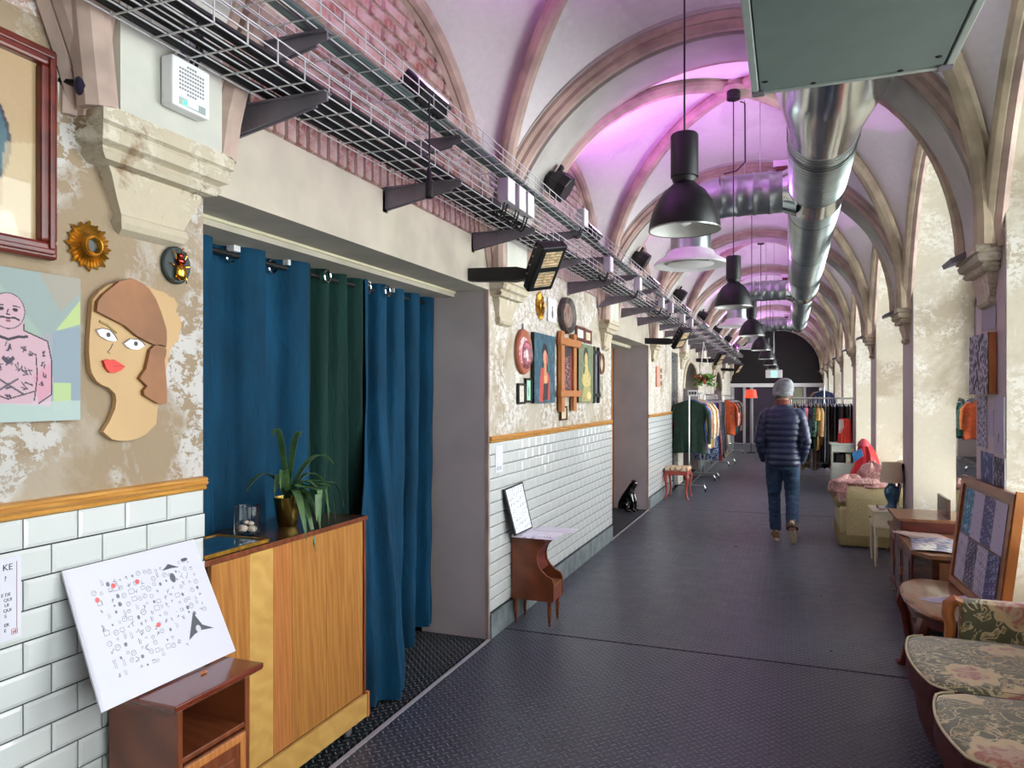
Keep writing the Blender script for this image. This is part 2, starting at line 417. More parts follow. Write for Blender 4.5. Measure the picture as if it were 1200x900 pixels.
# bricks of the lunettes in the two nearest bays
def brickmesh(name, L, H, m, seed):
    r = random.Random(seed); mb = MB(); D = .02
    v = [(0, 0, 0), (0, L, 0), (0, L, H), (0, 0, H)]; b = .006
    j = lambda: r.uniform(-.003, .003)
    f = [(D+j(), b+j(), b+j()), (D+j(), L-b+j(), b+j()), (D+j(), L-b+j(), H-b+j()), (D+j(), b+j(), H-b+j())]
    mb.add(v+f, [(4,5,6,7), (0,1,5,4), (1,2,6,5), (2,3,7,6), (3,0,4,7)])
    o = mb.build(name, m); me = o.data; bpy.data.objects.remove(o); return me
def brick_lunette(k, m, parent, ylo=None, proud=0):
    yc = CK(k)+PER/2; L, H, J = .205, .06, .012
    meshes = [brickmesh('brick', L, H, m, s_) for s_ in range(5)]; sold = [brickmesh('brick', .06, .19, m, s_+9) for s_ in range(4)]
    y = yc-1.16; n = 0
    while y < yc+1.14:
        o = bpy.data.objects.new('brick', random.choice(sold)); COL.objects.link(o); o.parent = parent
        o.location = (XL-.004+proud, y, 2.565+random.uniform(-.003, .003)); y += .0685; n += 1
    z = 2.77; row = 0
    while z < 3.7:
        q = 1-((z+.02-ZS)/1.34)**2
        if q <= 0: break
        hw = 1.12*math.sqrt(q)
        y = yc-1.3+(row % 2)*.11
        while y < yc+1.3:
            if y+L > yc-hw and y < yc+hw:
                a = max(y, yc-hw-.02); b_ = min(y+L, yc+hw+.02)
                if b_-a > .05 and (ylo is None or b_ > ylo):
                    o = bpy.data.objects.new('brick', random.choice(meshes)); COL.objects.link(o); o.parent = parent
                    o.location = (XL-.006+proud+random.uniform(-.004, .006), a, z+random.uniform(-.002, .002)); o.scale.y = (b_-a)/L; n += 1
            y += L+J
        z += H+J; row += 1
    return n
nbr = brick_lunette(1, M['brick'], lun[1]); nbr2 = brick_lunette(2, M['brickpale'], lun[2], proud=.001)
# ---- wainscot: bevelled metro tiles, wooden rail, stone skirting
def tilemesh(L=.1485, H=.0745, D=.009, b=.009):
    mb = MB(); v = [(0, 0, 0), (0, L, 0), (0, L, H), (0, 0, H)]
    f = [(D, b, b), (D, L-b, b), (D, L-b, H-b), (D, b, H-b)]; e = [(D*.55, 0, 0), (D*.55, L, 0), (D*.55, L, H), (D*.55, 0, H)]
    mb.add(v+e+f, [(0,1,5,4), (1,2,6,5), (2,3,7,6), (3,0,4,7), (8,9,10,11), (4,5,9,8), (5,6,10,9), (6,7,11,10), (7,4,8,11)])
    return mb
TM = tilemesh(); _o = TM.build('tile', M['tile']); TME = _o.data; bpy.data.objects.remove(_o)
def wainscot(y0, y1, wall, single, n_max=300, z0=.155, z1=1.268):
    MB().box(XL-.002, XL+.004, y0+.001, y1-.001, z0, z1).build('grout_bed', M['grout'], wall)
    px, pz = .1515, .0785; rows = int((z1-z0)/pz+.5); tiles = []
    for r in range(rows):
        z = z1-(r+1)*pz
        h = pz
        if z < z0-.04: continue
        y = y0 - (px/2 if r % 2 else 0) + .001
        while y < y1-.002:
            a, b = max(y, y0+.001), min(y+px-.004, y1-.001)
            if b-a > .012: tiles.append((a, b, z))
            y += px
    tiles.sort(key=lambda q: q[0] if q[0] > .9 else 99+q[0]); rest = MB()
    for i, (a, b, z) in enumerate(tiles):
        if single and i < n_max:
            o = bpy.data.objects.new('tile', TME); COL.objects.link(o); o.parent = wall
            o.location = (XL+.003, a, z+.0015); o.scale.y = (b-a)/.1485
        else:
            rest.add([(XL+.003+p[0], a+p[1]*(b-a)/.1485, z+.0015+p[2]) for p in TM.v], TM.f)
    if rest.v: rest.build('tile_field', M['tile'], wall, kind='stuff')
    # skirting stones
    y = y0+.002
    while y < y1-.01:
        b = min(y+.86+random.uniform(-.1, .15), y1-.002)
        if y1-b < .2: b = y1-.002
        MB().bbox(XL-.01, XL+.022, y, b-.006, 0, .155, .003).build('skirting_stone', M['skirt'], wall); y = b
    # rail: three stacked mouldings in one profile
    prof = [(XL, 1.268), (XL+.014, 1.268), (XL+.018, 1.274), (XL+.013, 1.280), (XL+.02, 1.284), (XL+.026, 1.290), (XL+.02, 1.297), (XL+.024, 1.301), (XL+.02, 1.308), (XL, 1.312)]
    MB().prism([(p, q) for p, q in prof], y0+.001, y1-.001, 'Y').build('dado_rail', M['rail'], wall, 30)
wainscot(.82, 1.885, walls[0], True, 150)
wainscot(4.335, 7.80, walls[1], True, 300)
wainscot(10.03, 12.16, walls[2], False)
wainscot(15.81, 19.4, walls[4], False)
# ---- right wall: piers with window recesses between
RW = 1.155
piers = []
for k in range(-1, 10):
    c = CK(k); p = struct('wall_right', MB().box(XR, 1.62, c-.30, c+.30, 0, 2.6), M['jamb']); piers.append(p)
    MB().box(XR+.004, 1.47, c-.304, c-.298, 0, 3.7).build('reveal', M['peel_reveal'], p)
    MB().box(XR+.004, 1.47, c+.298, c+.304, 0, 3.7).build('reveal', M['peel_reveal'], p)
    MB().box(XR+.003, 1.5, c-.302, c+.302, 2.55, 3.75).build('upper_pier', M['peel_reveal'], p)
def window(k):
    yc = CK(k)+PER/2; n = 20; hw = PER/2-.30
    arc = [(yc-hw*cos(PI*i/n), 2.40+1.22*sin(PI*i/n)) for i in range(n+1)]
    mb = MB()
    # soffit of the recess head + spandrels
    poly = arc + [(yc+hw+.01, 3.9), (yc-hw-.01, 3.9)]
    mb.prism(poly, XR, 1.50, 'X'); hd = struct('wall_right', mb, M['peel_reveal'])
    MB().box(1.42, 1.62, yc-hw, yc+hw, 0, .55).build('sill_wall', M['peel_reveal'], hd)
    MB().bbox(1.32, 1.46, yc-hw+.005, yc+hw-.005, .55, .585, .004).build('window_sill', M['skirt'], hd)
    wn = bpy.data.objects.new('window_%d' % (k+2), None); COL.objects.link(wn); wn.location = (1.5, yc, .585); wn['kind'] = 'structure'; OFF[wn.name] = (1.5, yc, .585)
    f = MB(); x0, x1 = 1.48, 1.53
    f.tube([(1.505, y, z) for y, z in [(yc-hw+.03, .6)] + [(yc+(y-yc)*.97, z-.03) for y, z in arc] + [(yc+hw-.03, .6)]], .035, 4)
    f.box(x0, x1, yc-hw, yc+hw, .585, .66); f.box(x0, x1, yc-hw, yc+hw, 2.33, 2.40); f.box(x0, x1, yc-.04, yc+.04, .6, 3.6)
    for s_ in (-1, 1):
        f.box(x0, x1, yc+s_*(hw-.07), yc+s_*hw, .6, 2.4)
        f.box(1.49, 1.52, yc+s_*(hw/2)-.015, yc+s_*(hw/2)+.015, .6, 2.35)
    for z in (1.2, 1.8): f.box(1.49, 1.52, yc-hw, yc+hw, z-.015, z+.015)
    f.build('window_frame', M['boxgrey'], wn)
    hs = hw-.07
    for s_ in (-1, 1):
        for (ya, yb) in ((.04, hw/2-.015), (hw/2+.015, hs)):
            for (za, zb) in ((.66, 1.185), (1.215, 1.785), (1.815, 2.33)):
                a, b = sorted((yc+s_*ya, yc+s_*yb)); MB().box(1.503, 1.507, a, b, za, zb).build('pane', M['glass'], wn)
        ap = [p for p in arc if (p[0]-yc)*s_ > .03]; ap = [(yc+(y-yc)*.96, max(2.4, z-.05)) for y, z in ap]
        ap += [(yc+s_*.04, 2.4), (yc+s_*.04, 3.57)] if s_ < 0 else []
        if s_ < 0: poly2 = ap[:-2]+[(yc-.04, 3.57), (yc-.04, 2.4)]
        else: poly2 = [(yc+.04, 2.4), (yc+.04, 3.57)]+ap
        MB().prism(poly2, 1.503, 1.507, 'X').build('pane', M['glass'], wn)
for k in range(-1, 9): window(k)
# outer shell so that no daylight enters except through the windows
struct('wall_right', MB().box(1.5, 1.62, YB, YE, 3.5, 4.4), M['web'])
struct('wall_left', MB().box(-2.28, -2.1, YB, YE, 2.56, 4.4), M['dark'])
# ---- ceiling: domed cross-vault webs, ribs, arches
ceil = struct('ceiling', MB().box(-2.3, 1.7, YB-.1, YE+.3, 4.35, 4.45), M['web'])
AX = 1.415; AY = 1.17
def webz(x, y):   # x,y relative to the bay centre
    s_, t = min(abs(x)/AX, 1), min(abs(y)/AY, 1)
    m, Mx = min(s_, t), max(s_, t)
    bm_ = 1.30 if s_ > t else 1.44
    w_ = 0 if Mx < 1e-6 else ((Mx-m)/(1-m) if m < .9999 else 1)
    B = 1.72+(bm_-1.72)*w_
    return ZS+B*math.sqrt(max(0, 1-m*m))
NW = 56
for k in range(-1, 9):
    yc = CK(k)+PER/2
    def ease(t): return sin((t-.5)*PI)*.5+.5 if False else t
    def fn(u, v):
        # denser samples near the springing
        a = 2*u-1; b = 2*v-1; a = math.copysign(1-(1-abs(a))**1.5, a); b = math.copysign(1-(1-abs(b))**1.5, b)
        x, y = a*AX, b*AY
        return (XC+x, yc+y, webz(x, y))
    MB().grid(fn, NW, NW).build('vault_web', M['web'], ceil, 55)
    for sx in (-1, 1):
        for sy in (-1, 1):
            pts = []
            for i in range(21):
                th = (PI/2)*i/20; m = cos(th); pts.append((XC+sx*m*1.345, yc+sy*m*(1.13+.10*(1-sin(th))**2), ZS+1.665*sin(th)))
            MB().tube(pts, .052, 10).build('diagonal_rib', M['rib' if sx < 0 else 'ribR'], ceil, True)
            MB().tube([(p[0], p[1], p[2]+.045) for p in pts], .04, 4).build('rib_back', M['rib' if sx < 0 else 'ribR'], ceil)
    for sx in (-1, 1):
        x = XC+sx*1.365
        pts = [(x, y, z) for y, z in wall_rib_pts(k, 28, 1.13, 1.235)]
        MB().tube(pts, .042, 10).build('wall_rib', M['rib' if sx < 0 else 'ribR'], ceil, True)
        pts = [(XC+sx*1.40, y, z) for y, z in wall_rib_pts(k, 28, 1.10, 1.215)]
        MB().tube(pts, .03, 6).build('wall_rib_edge', M['rib'], ceil, True)
    MB().lathe([(0, -.09), (.05, -.085), (.09, -.06), (.13, -.05), (.14, -.02), (.12, 0), (.12, .06)], (XC, yc, ZS+1.665), 20).build('boss', M['rib'], ceil, 40)
def archband(c, ay0, ay1, rin, rout, nm, m, n=40, bulge=0):
    A, Bz = 1.335, 1.345
    def fn(u, v):
        th = PI*u; 
        # rectangular ring section, v runs round it
        q = v*4; s_ = int(min(q, 3)); f = q-s_
        y, r = [(ay0+(ay1-ay0)*f, rin), (ay1, rin+(rout-rin)*f), (ay1+(ay0-ay1)*f, rout), (ay0, rout+(rin-rout)*f)][s_]
        return (XC-(A+r)*cos(th), c+y, ZS-.02+(Bz+r)*sin(th))
    return MB().grid(fn, n, 4).build(nm, m, ceil, 40)
for k in range(-1, 10):
    c = CK(k)
    archband(c, -.17, .17, 0, .2, 'transverse_arch', M['arch'])
    archband(c, -.294, .294, .095, .28, 'arch_backing', M['arch'])
    for s_ in (-1, 1):
        for (dy, dr, r) in ((.21, .05, .042), (.252, .085, .030)):
            pts = [(XC-(1.335+dr)*cos(PI*i/40), c+s_*dy, ZS-.02+(1.345+dr)*sin(PI*i/40)) for i in range(41)]
            MB().tube(pts, r, 8).build('arch_roll', M['rib'], ceil, True)
# ---- corbels (left and right), parts of the walls
def corbel(side, k):
    c = CK(k)+.0; mb = MB()
    # profile: (protrusion, half width y, z)
    P_ = [(.115, .245, 2.36), (.115, .245, 2.318), (.10, .235, 2.312), (.108, .24, 2.30), (.10, .235, 2.272), (.075, .215, 2.262), (.085, .222, 2.245), (.075, .205, 2.228), (.045, .17, 2.222), (.05, .165, 2.20), (.035, .135, 2.14), (.028, .115, 2.10), (.035, .12, 2.095), (.04, .125, 2.075), (.03, .115, 2.058), (.0, .10, 2.045)]
    X0 = XL if side < 0 else XR; vs = []; n = len(P_)
    for (p, hw, z) in P_:
        xx = X0 - side*p
        vs += [(X0+side*.01, c-hw, z), (xx, c-hw, z), (xx, c+hw, z), (X0+side*.01, c+hw, z)]
    fs = [(i*4+j, i*4+j+1, (i+1)*4+j+1, (i+1)*4+j) for i in range(n-1) for j in range(3)] + [(0, 1, 2, 3)]
    mb.add(vs, fs); return mb
for k in range(0, 10):
    par = [w_ for w_, s_ in zip(walls, segs) if s_[0] <= CK(k) <= s_[1]]
    corbel(-1, k).build('corbel', M['corbel'], par[0] if par else walls[1], 30)
    corbel(1, k).build('corbel', M['corbel'], piers[k+1], 30)
    # dark iron wedge on the right capitals, stub block above the left ones
    if par: MB().box(XL, XL+.112, CK(k)-.19, CK(k)+.19, 2.36, 2.78).build('plaster_block', M['whiteblock'], par[0])
    MB().prism([(XR-.08, 2.375), (XR-.19, 2.325), (XR-.18, 2.30), (XR-.10, 2.33)], CK(k)-.02, CK(k)+.22, 'Y').build('iron_wedge', M['bracket'], piers[k+1])
# attached shaft below the springing rolls at the left wall
# ---- end wall: black tympanum over a glazed timber screen
ew = struct('wall_back', MB().box(-2.3, 1.6, YE, YE+.15, 1.9, 4.3), M['black'])
MB().bbox(-1.82, 1.01, YE-.08, YE+.02, 1.84, 1.96, .01).build('screen_beam', M['white'], ew)
for i, (x0, x1) in enumerate([(-1.82, -1.7), (-1.42, -1.34), (-1.2, -1.1), (-.3, -.22), (.42, .5), (.95, 1.01)]):
    MB().box(x0, x1, YE-.05, YE+.01, 0, 1.86).build('screen_post', M['boxgrey'], ew)
MB().box(-2.3, 1.6, YE, YE+.1, 0, 1.9).build('screen_panel', plain('plum_panel', '352b3c', .6), ew)
for x0, x1 in ((-.22, .05), (.08, .40)):
    MB().box(x0, x1, YE-.02, YE-.005, .9, 1.82).build('screen_pane', plain('olive_window_paper', '8f9278', .5), ew)
struct('wall_front', MB().box(-2.3, 1.7, YB-.15, YB, -.1, 4.4), M['peel'])
# dark rooms behind the left openings
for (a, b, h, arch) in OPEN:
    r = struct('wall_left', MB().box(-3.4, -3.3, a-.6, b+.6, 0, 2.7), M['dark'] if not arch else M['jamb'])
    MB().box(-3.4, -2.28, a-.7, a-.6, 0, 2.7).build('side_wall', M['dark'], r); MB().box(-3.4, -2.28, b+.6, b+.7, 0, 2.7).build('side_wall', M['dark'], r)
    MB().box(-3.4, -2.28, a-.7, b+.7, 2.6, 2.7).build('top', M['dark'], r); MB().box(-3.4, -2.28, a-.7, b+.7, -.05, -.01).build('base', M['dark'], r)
# timber lining at the inner edge of the second opening
struct('trim_1', MB().bbox(-2.36, -2.30, 9.86, 9.98, 0, 2.24, .004), M['orangewood'])
# ================================================================ SERVICES UNDER THE VAULT
# ---- two-tier cable trays on wall brackets
def catenary(a, b, sag, n=8):
    a, b = Vector(a), Vector(b); return [a.lerp(b, i/n)-Vector((0, 0, sag*4*(i/n)*(1-i/n))) for i in range(n+1)]
TY0, TY1 = .75, 24.2
def tray(z, xa, xb, hgt, label, nm):
    t = thing('cable_tray', label, 'cable tray', ((xa+xb)/2, TY0, z), 'cable trays')
    w_ = .0019; mb = MB()
    for i in range(5):
        x = xa+(xb-xa)*i/4; mb.box(x-w_, x+w_, TY0, TY1, z, z+2*w_)
    for x in (xa, xb):
        for q in (.5, 1): mb.box(x-w_, x+w_, TY0, TY1, z+hgt*q, z+hgt*q+2*w_)
    mb.build('long_wires', M['wire'], t)
    mb = MB(); y = TY0
    while y < TY1:
        mb.box(xa, xb, y-w_, y+w_, z-w_, z+w_)
        for x in (xa, xb): mb.box(x-w_, x+w_, y-w_, y+w_, z, z+hgt)
        y += .13 if y < 8 else .26
    mb.build('cross_wires', M['wire'], t, kind='stuff')
    return t
tray(2.575, -1.66, -1.44, .075, 'lower zinc wire cable tray full of black cables', 'low')
tray(2.775, -1.62, -1.38, .075, 'upper zinc wire cable tray carrying grey green cables', 'up')
def cables(nm, label, xs, z, m, seed, group):
    r = random.Random(seed)
    t = thing('cable_bundle', label, 'cables', (xs[0], TY0, z), group)
    for x in xs:
        pts = []; y = TY0; ph = r.random()*6
        while y < TY1: pts.append((x+.008*sin(y*1.7+ph), y, z+.012+.006*sin(y*2.3+ph))); y += .35
        MB().tube(pts, r.choice((.0095, .0105, .0115)), 6).build('cable', m, t, True)
cables('a', 'bundle of black cables lying in the lower wire tray', [-1.645+.021*i for i in range(10)], 2.582, M['cable'], 1, 'cable bundles in the trays')
cables('b', 'bundle of grey green cables lying in the upper wire tray', [-1.50+.016*i for i in range(5)], 2.785, M['cablegreen'], 2, 'cable bundles in the trays')
def bracket(y, z, i, tier):
    t = thing('tray_bracket', '%s %s-tier grey steel wall bracket under the cable trays' % (ORD[i], tier), 'bracket', (XL, y, z-.1), 'tray wall brackets')
    # tapering channel arm, with a flange and a wall plate
    poly = [(XL+.005, z), (XL+.41, z), (XL+.41, z-.028), (XL+.36, z-.035), (XL+.005, z-.10)]
    MB().prism(poly, y-.004, y+.004, 'Y').build('web_plate', M['bracket'], t)
    MB().bbox(XL+.005, XL+.412, y-.02, y+.02, z-.003, z+.003, .001).build('top_flange', M['bracket'], t)
    MB().bbox(XL, XL+.008, y-.024, y+.024, z-.115, z+.004, .001).build('wall_plate', M['bracket'], t)
    MB().tube([(XL+.01, y+.012, z-.10), (XL+.36, y+.012, z-.034)], .006, 5).build('lower_lip', M['bracket'], t)
    return t
for i in range(21):
    y = 2.0+1.035*i; bracket(y, 2.57, i, 'lower'); bracket(y, 2.77, i, 'upper')
# junction boxes hooked on the trays
jb = [(3.55, 2.60), (3.72, 2.60), (3.86, 2.60), (5.05, 2.80), (5.85, 2.60), (7.1, 2.62), (8.5, 2.60), (9.2, 2.62), (10.3, 2.6), (11.2, 2.62)]
for i, (y, z) in enumerate(jb):
    t = thing('junction_box', '%s grey junction box with a white lid hooked on the cable trays' % ORD[i], 'junction box', (-1.40, y, z), 'junction boxes')
    MB().bbox(-1.42, -1.365, y-.05, y+.05, z-.01, z+.11, .006).build('box', M['boxgrey'], t)
    MB().bbox(-1.366, -1.358, y-.05, y+.05, z-.012, z+.112, .003).build('lid', M['white'], t)
    for q in (-.02, .02): MB().tube(catenary((-1.39, y+q, z-.01), (-1.5, y+q+.1, z-.0), .07), .005, 5).build('lead', M['cable'], t)
# hanging black plug on its lead
t = thing('hanging_plug', 'black cable connector dangling from the upper tray beside the lit purple light', 'plug', (-1.36, 2.62, 2.4))
MB().tube([(-1.36, 2.62, 2.79), (-1.358, 2.62, 2.6), (-1.36, 2.62, 2.49)], .004, 6).build('lead', M['cable'], t)
MB().lathe([(.004, 2.5), (.009, 2.49), (.010, 2.45), (.016, 2.44), (.018, 2.38), (.012, 2.375)], (-1.36, 2.62, 0), 10).build('connector', M['black'], t, True)
# purple uplights lying in the upper tray
MG = emis('lit_magenta_lens', 'f0b0ff', 9)
for i in range(8):
    y = 2.75+2.75*i; z = 2.83
    t = thing('purple_floodlight', '%s black floodlight glowing purple on the upper cable tray' % ORD[i], 'floodlight', (-1.44, y, 2.785), 'purple floodlights')
    a = Matrix.Translation((-1.44, y, z+.03)) @ Matrix.Rotation(.8, 4, 'Y')
    MB().bbox(-.065, .065, -.12, .12, -.045, .03, .008, a).build('housing', M['black'], t)
    for q in range(6): MB().box(-.05, .05, -.1+.04*q, -.09+.04*q, -.06, -.044, a).build('cooling_fin', M['black'], t)
    MB().box(-.03, .045, -.10, .10, .031, .034, a).build('lens', MG, t)
    MB().tube([a @ Vector((0, -.125, 0)), a @ Vector((0, -.125, -.07)), a @ Vector((0, .125, -.07)), a @ Vector((0, .125, 0))], .006, 4).build('yoke', M['black'], t)
    l = light('purple_flood', 'SPOT', a @ Vector((.01, 0, .06)), GLOW*(1.3 if i < 2 else 1.0), (.8, .22, 1.0), None, spot_size=2.5, spot_blend=.9, shadow_soft_size=.05)
    l.rotation_euler = Vector((.5, (-.2 if i == 0 else .15), 1)).to_track_quat('-Z', 'Y').to_euler()
# ---- black speakers/spot projectors on every springing
for k in range(2, 10):
    y = CK(k)+.13; z = 3.03; i = k-2
    t = thing('wall_speaker', '%s black speaker fixed to the left foot of an arch' % ORD[i], 'speaker', (-1.60, y, z), 'black speakers on the arches')
    R_ = Matrix.Translation((-1.50, y, z)) @ Matrix.Rotation(.12, 4, 'Z') @ Matrix.Rotation(.6, 4, 'Y')
    mb = MB(); prof = [(.045, -.13), (.06, -.12), (.062, -.02), (.085, .0), (.10, .06), (.095, .12), (.085, .125)]
    mb.lathe(prof, (0, 0, 0), 8, 'X', caps=True); mb.v = [R_ @ Vector(p) for p in mb.v]; mb.build('body', M['black'], t)
    mb = MB().lathe([(.0, .126), (.08, .126), (.08, .120)], (0, 0, 0), 8, 'X'); mb.v = [R_ @ Vector(p) for p in mb.v]; mb.build('grille', M['blackmetal'], t)
    MB().box(-.01, .01, -.03, .03, .05, .12, R_).build('handle', M['black'], t)
    MB().tube([(-1.66, y, z+.06), (-1.60, y, z+.05), R_ @ Vector((-.05, 0, .0))], .018, 6).build('mount', M['black'], t)
    MB().tube([(-1.58, y, z-.02), (-1.63, y+.02, z-.15), (-1.6, y, 2.85)], .004, 5).build('lead', M['cable'], t)
# ---- infrared heaters on wall arms
HM = plain('heater_element_panel', 'b8ac92', .4, .2, .5, 40)
for i, y in enumerate((4.02, 9.75, 15.5, 21.3)):
    t = thing('infrared_heater', '%s black infrared heater with two pale elements below the cable trays' % ORD[i], 'heater', (-1.35, y, 2.33), 'infrared heaters')
    R_ = Matrix.Translation((-1.33, y, 2.33)) @ Matrix.Rotation(-.45, 4, 'Z') @ Matrix.Rotation(.75, 4, 'Y') @ Matrix.Rotation(.25, 4, 'X')
    MB().bbox(-.03, .03, -.09, .09, -.155, .155, .008, R_).build('housing', M['blackmetal'], t)
    mb = MB(); mb.bbox(-.085, -.03, -.07, .07, -.13, .13, .02, R_); mb.build('rear_box', M['black'], t)
    for q in (-.07, .07):
        MB().box(.031, .034, -.06, .06, q-.052, q+.052, R_).build('element', HM, t)
        for h in range(5): MB().box(.034, .037, -.06, .06, q-.042+.02*h, q-.038+.02*h, R_).build('bar', M['gold'], t)
    MB().prism([(XL+.01, 2.345), (-1.50, 2.335), (-1.40, 2.31), (-1.40, 2.27), (-1.52, 2.25), (XL+.01, 2.27)], y-.03, y+.03, 'Y').build('arm', M['black'], t)
    for h in range(5): MB().ell(R_ @ Vector((-.03, -.092, -.12+.06*h)), (.006, .004, .006), 6, 4).build('bolt', M['steel'], t)
# ---- pendant lamps
def pendant(i, y, canopy=True):
    x = -.41; zt = ZS+1.60
    t = thing('pendant_lamp', '%s black dome pendant lamp with a white inside on a long cord' % ORD[i], 'lamp', (x, y, 2.27), 'black dome pendant lamps')
    R = .147
    pr = [(R, 2.27), (R, 2.276), (R-.002, 2.30), (R-.012, 2.34), (R-.03, 2.385), (R-.06, 2.43), (R-.09, 2.455), (.045, 2.468), (.045, 2.485)]
    MB().lathe(pr, (x, y, 0), 40, caps=False).build('shade', M['blackmetal'], t, True)
    pr2 = [(r-.004 if r > .05 else r*.8, z-.003) for r, z in pr]; pr2[0] = (R-.003, 2.2705)
    MB().lathe(pr2, (x, y, 0), 40, caps=False).build('reflector', plain('lamp_reflector', 'c9c9c4', .4, 0, 0), t, True)
    MB().lathe([(R-.005, 2.269), (R+.0015, 2.268), (R+.0015, 2.273), (R-.001, 2.275)], (x, y, 0), 40, caps=False).build('rim', M['steel'], t, True)
    MB().lathe([(.045, 2.47), (.05, 2.478), (.05, 2.49), (.057, 2.492), (.057, 2.665), (.052, 2.672), (.0, 2.674)], (x, y, 0), 28).build('housing', M['black'], t, 40)
    MB().lathe([(.0, 2.40), (.03, 2.39), (.038, 2.34), (.03, 2.30), (.0, 2.285)], (x, y, 0), 16).build('bulb', M['white'], t, True)
    MB().tube([(x, y, 2.67), (x, y, zt)], .004, 6).build('cord', M['black'], t)
    MB().lathe([(.0, zt-.05), (.05, zt-.05), (.052, zt-.045), (.052, zt+.02), (0, zt+.02)], (x, y, 0), 20).build('ceiling_rose', M['black'], t, 40)
for i, k in enumerate(range(1, 9)): pendant(i, CK(k)+PER/2-.02 if k != 2 else 5.95)
# ---- ventilation: box unit, main duct, three branches with diffusers
t = thing('ventilation_unit', 'large grey green ventilation box hanging at the near end of the round duct', 'ventilation unit', (.216, 2.6, 2.83))
MB().bbox(-.12, .552, 1.75, 3.165, 2.845, 3.38, .004).build('casing', M['unit'], t)
MB().bbox(-.112, .545, 1.78, 3.155, 2.83, 2.845, .002).build('bottom_panel', M['unit'], t)
for x in (-.145, .552): MB().bbox(x, x+.028, 1.75, 3.185, 2.826, 3.38, .004).build('edge_profile', M['unit_edge'], t)
MB().bbox(-.145, .58, 3.165, 3.19, 2.828, 3.38, .004).build('end_frame', M['unit_edge'], t)
for x in (-.145, .53):
    MB().bbox(x, x+.05, 3.14, 3.193, 2.822, 2.835, .003).build('corner_cap', M['bracket'], t)
for x, y in ((-.09, 3.06), (.515, 3.06), (.09, 3.14), (.40, 3.14)):
    MB().ell((x, y, 2.827), (.012, .006, .004), 8, 5).build('catch', M['black'], t)
for x in (-.1, .54): MB().tube([(x, 2.2, 3.38), (x, 2.2, 3.95)], .005, 5).build('hanger_rod', M['steel'], t)
DX, DZ = .20, 3.21
d = thing('main_duct', 'long shiny spiral ventilation duct running down the hall under the vault', 'duct', (DX, 3.2, DZ))
MB().lathe([(.23, 3.19), (.235, 3.21), (.20, 3.22), (.21, 3.25), (.20, 3.28), (.21, 3.31), (.20, 3.34), (.27, 3.36)], (DX, 0, DZ), 40, 'Y', caps=False).build('flexible_collar', M['galv'], d, 30)
MB().lathe([(.27, 3.36), (.29, 3.38), (.285, 3.72), (.28, 3.95), (.212, 4.62), (.205, 4.78)], (DX, 0, DZ), 48, 'Y', caps=False).build('reducer', M['foil'], d, 30)
def spiral(y0, y1, r, step=.055):
    pr = []; y = y0
    while y < y1: pr += [(r, y), (r, y+step*.82), (r+.004, y+step*.88), (r+.004, y+step*.96)]; y += step
    return MB().lathe(pr+[(r, y1)], (DX, 0, DZ), 40, 'Y', caps=False)
spiral(4.78, 6.0, .205).build('spiral_section', M['galv'], d, 50)
MB().lathe([(.212, 5.98), (.212, 6.4)], (DX, 0, DZ), 40, 'Y', caps=False).build('tee_piece', M['foil'], d, 30)
spiral(6.4, 11.7, .205).build('spiral_section', M['galv'], d, 50)
MB().lathe([(.212, 11.7), (.212, 12.2), (.165, 12.5)], (DX, 0, DZ), 40, 'Y', caps=False).build('tee_piece', M['foil'], d, 30)
spiral(12.5, 17.6, .165).build('spiral_section', M['galv'], d, 50)
MB().lathe([(.17, 17.6), (.17, 18.1), (.0, 18.12)], (DX, 0, DZ), 40, 'Y', caps=False).build('tee_piece', M['foil'], d, 30)
for y in (5.0, 6.75, 8.6, 10.4, 12.9, 14.8, 16.6):
    r = .209 if y < 12 else .169; zt = DZ+r
    MB().lathe([(r+.006, y-.012), (r+.008, y), (r+.006, y+.012)], (DX, 0, DZ), 32, 'Y', caps=False).build('hanging_clamp', M['black'], d)
    for s_ in (-1, 1): MB().tube([(DX+s_*(r+.004), y, DZ), (DX+s_*(r+.004), y, 3.75)], .004, 5).build('hanger_rod', M['steel'], d)
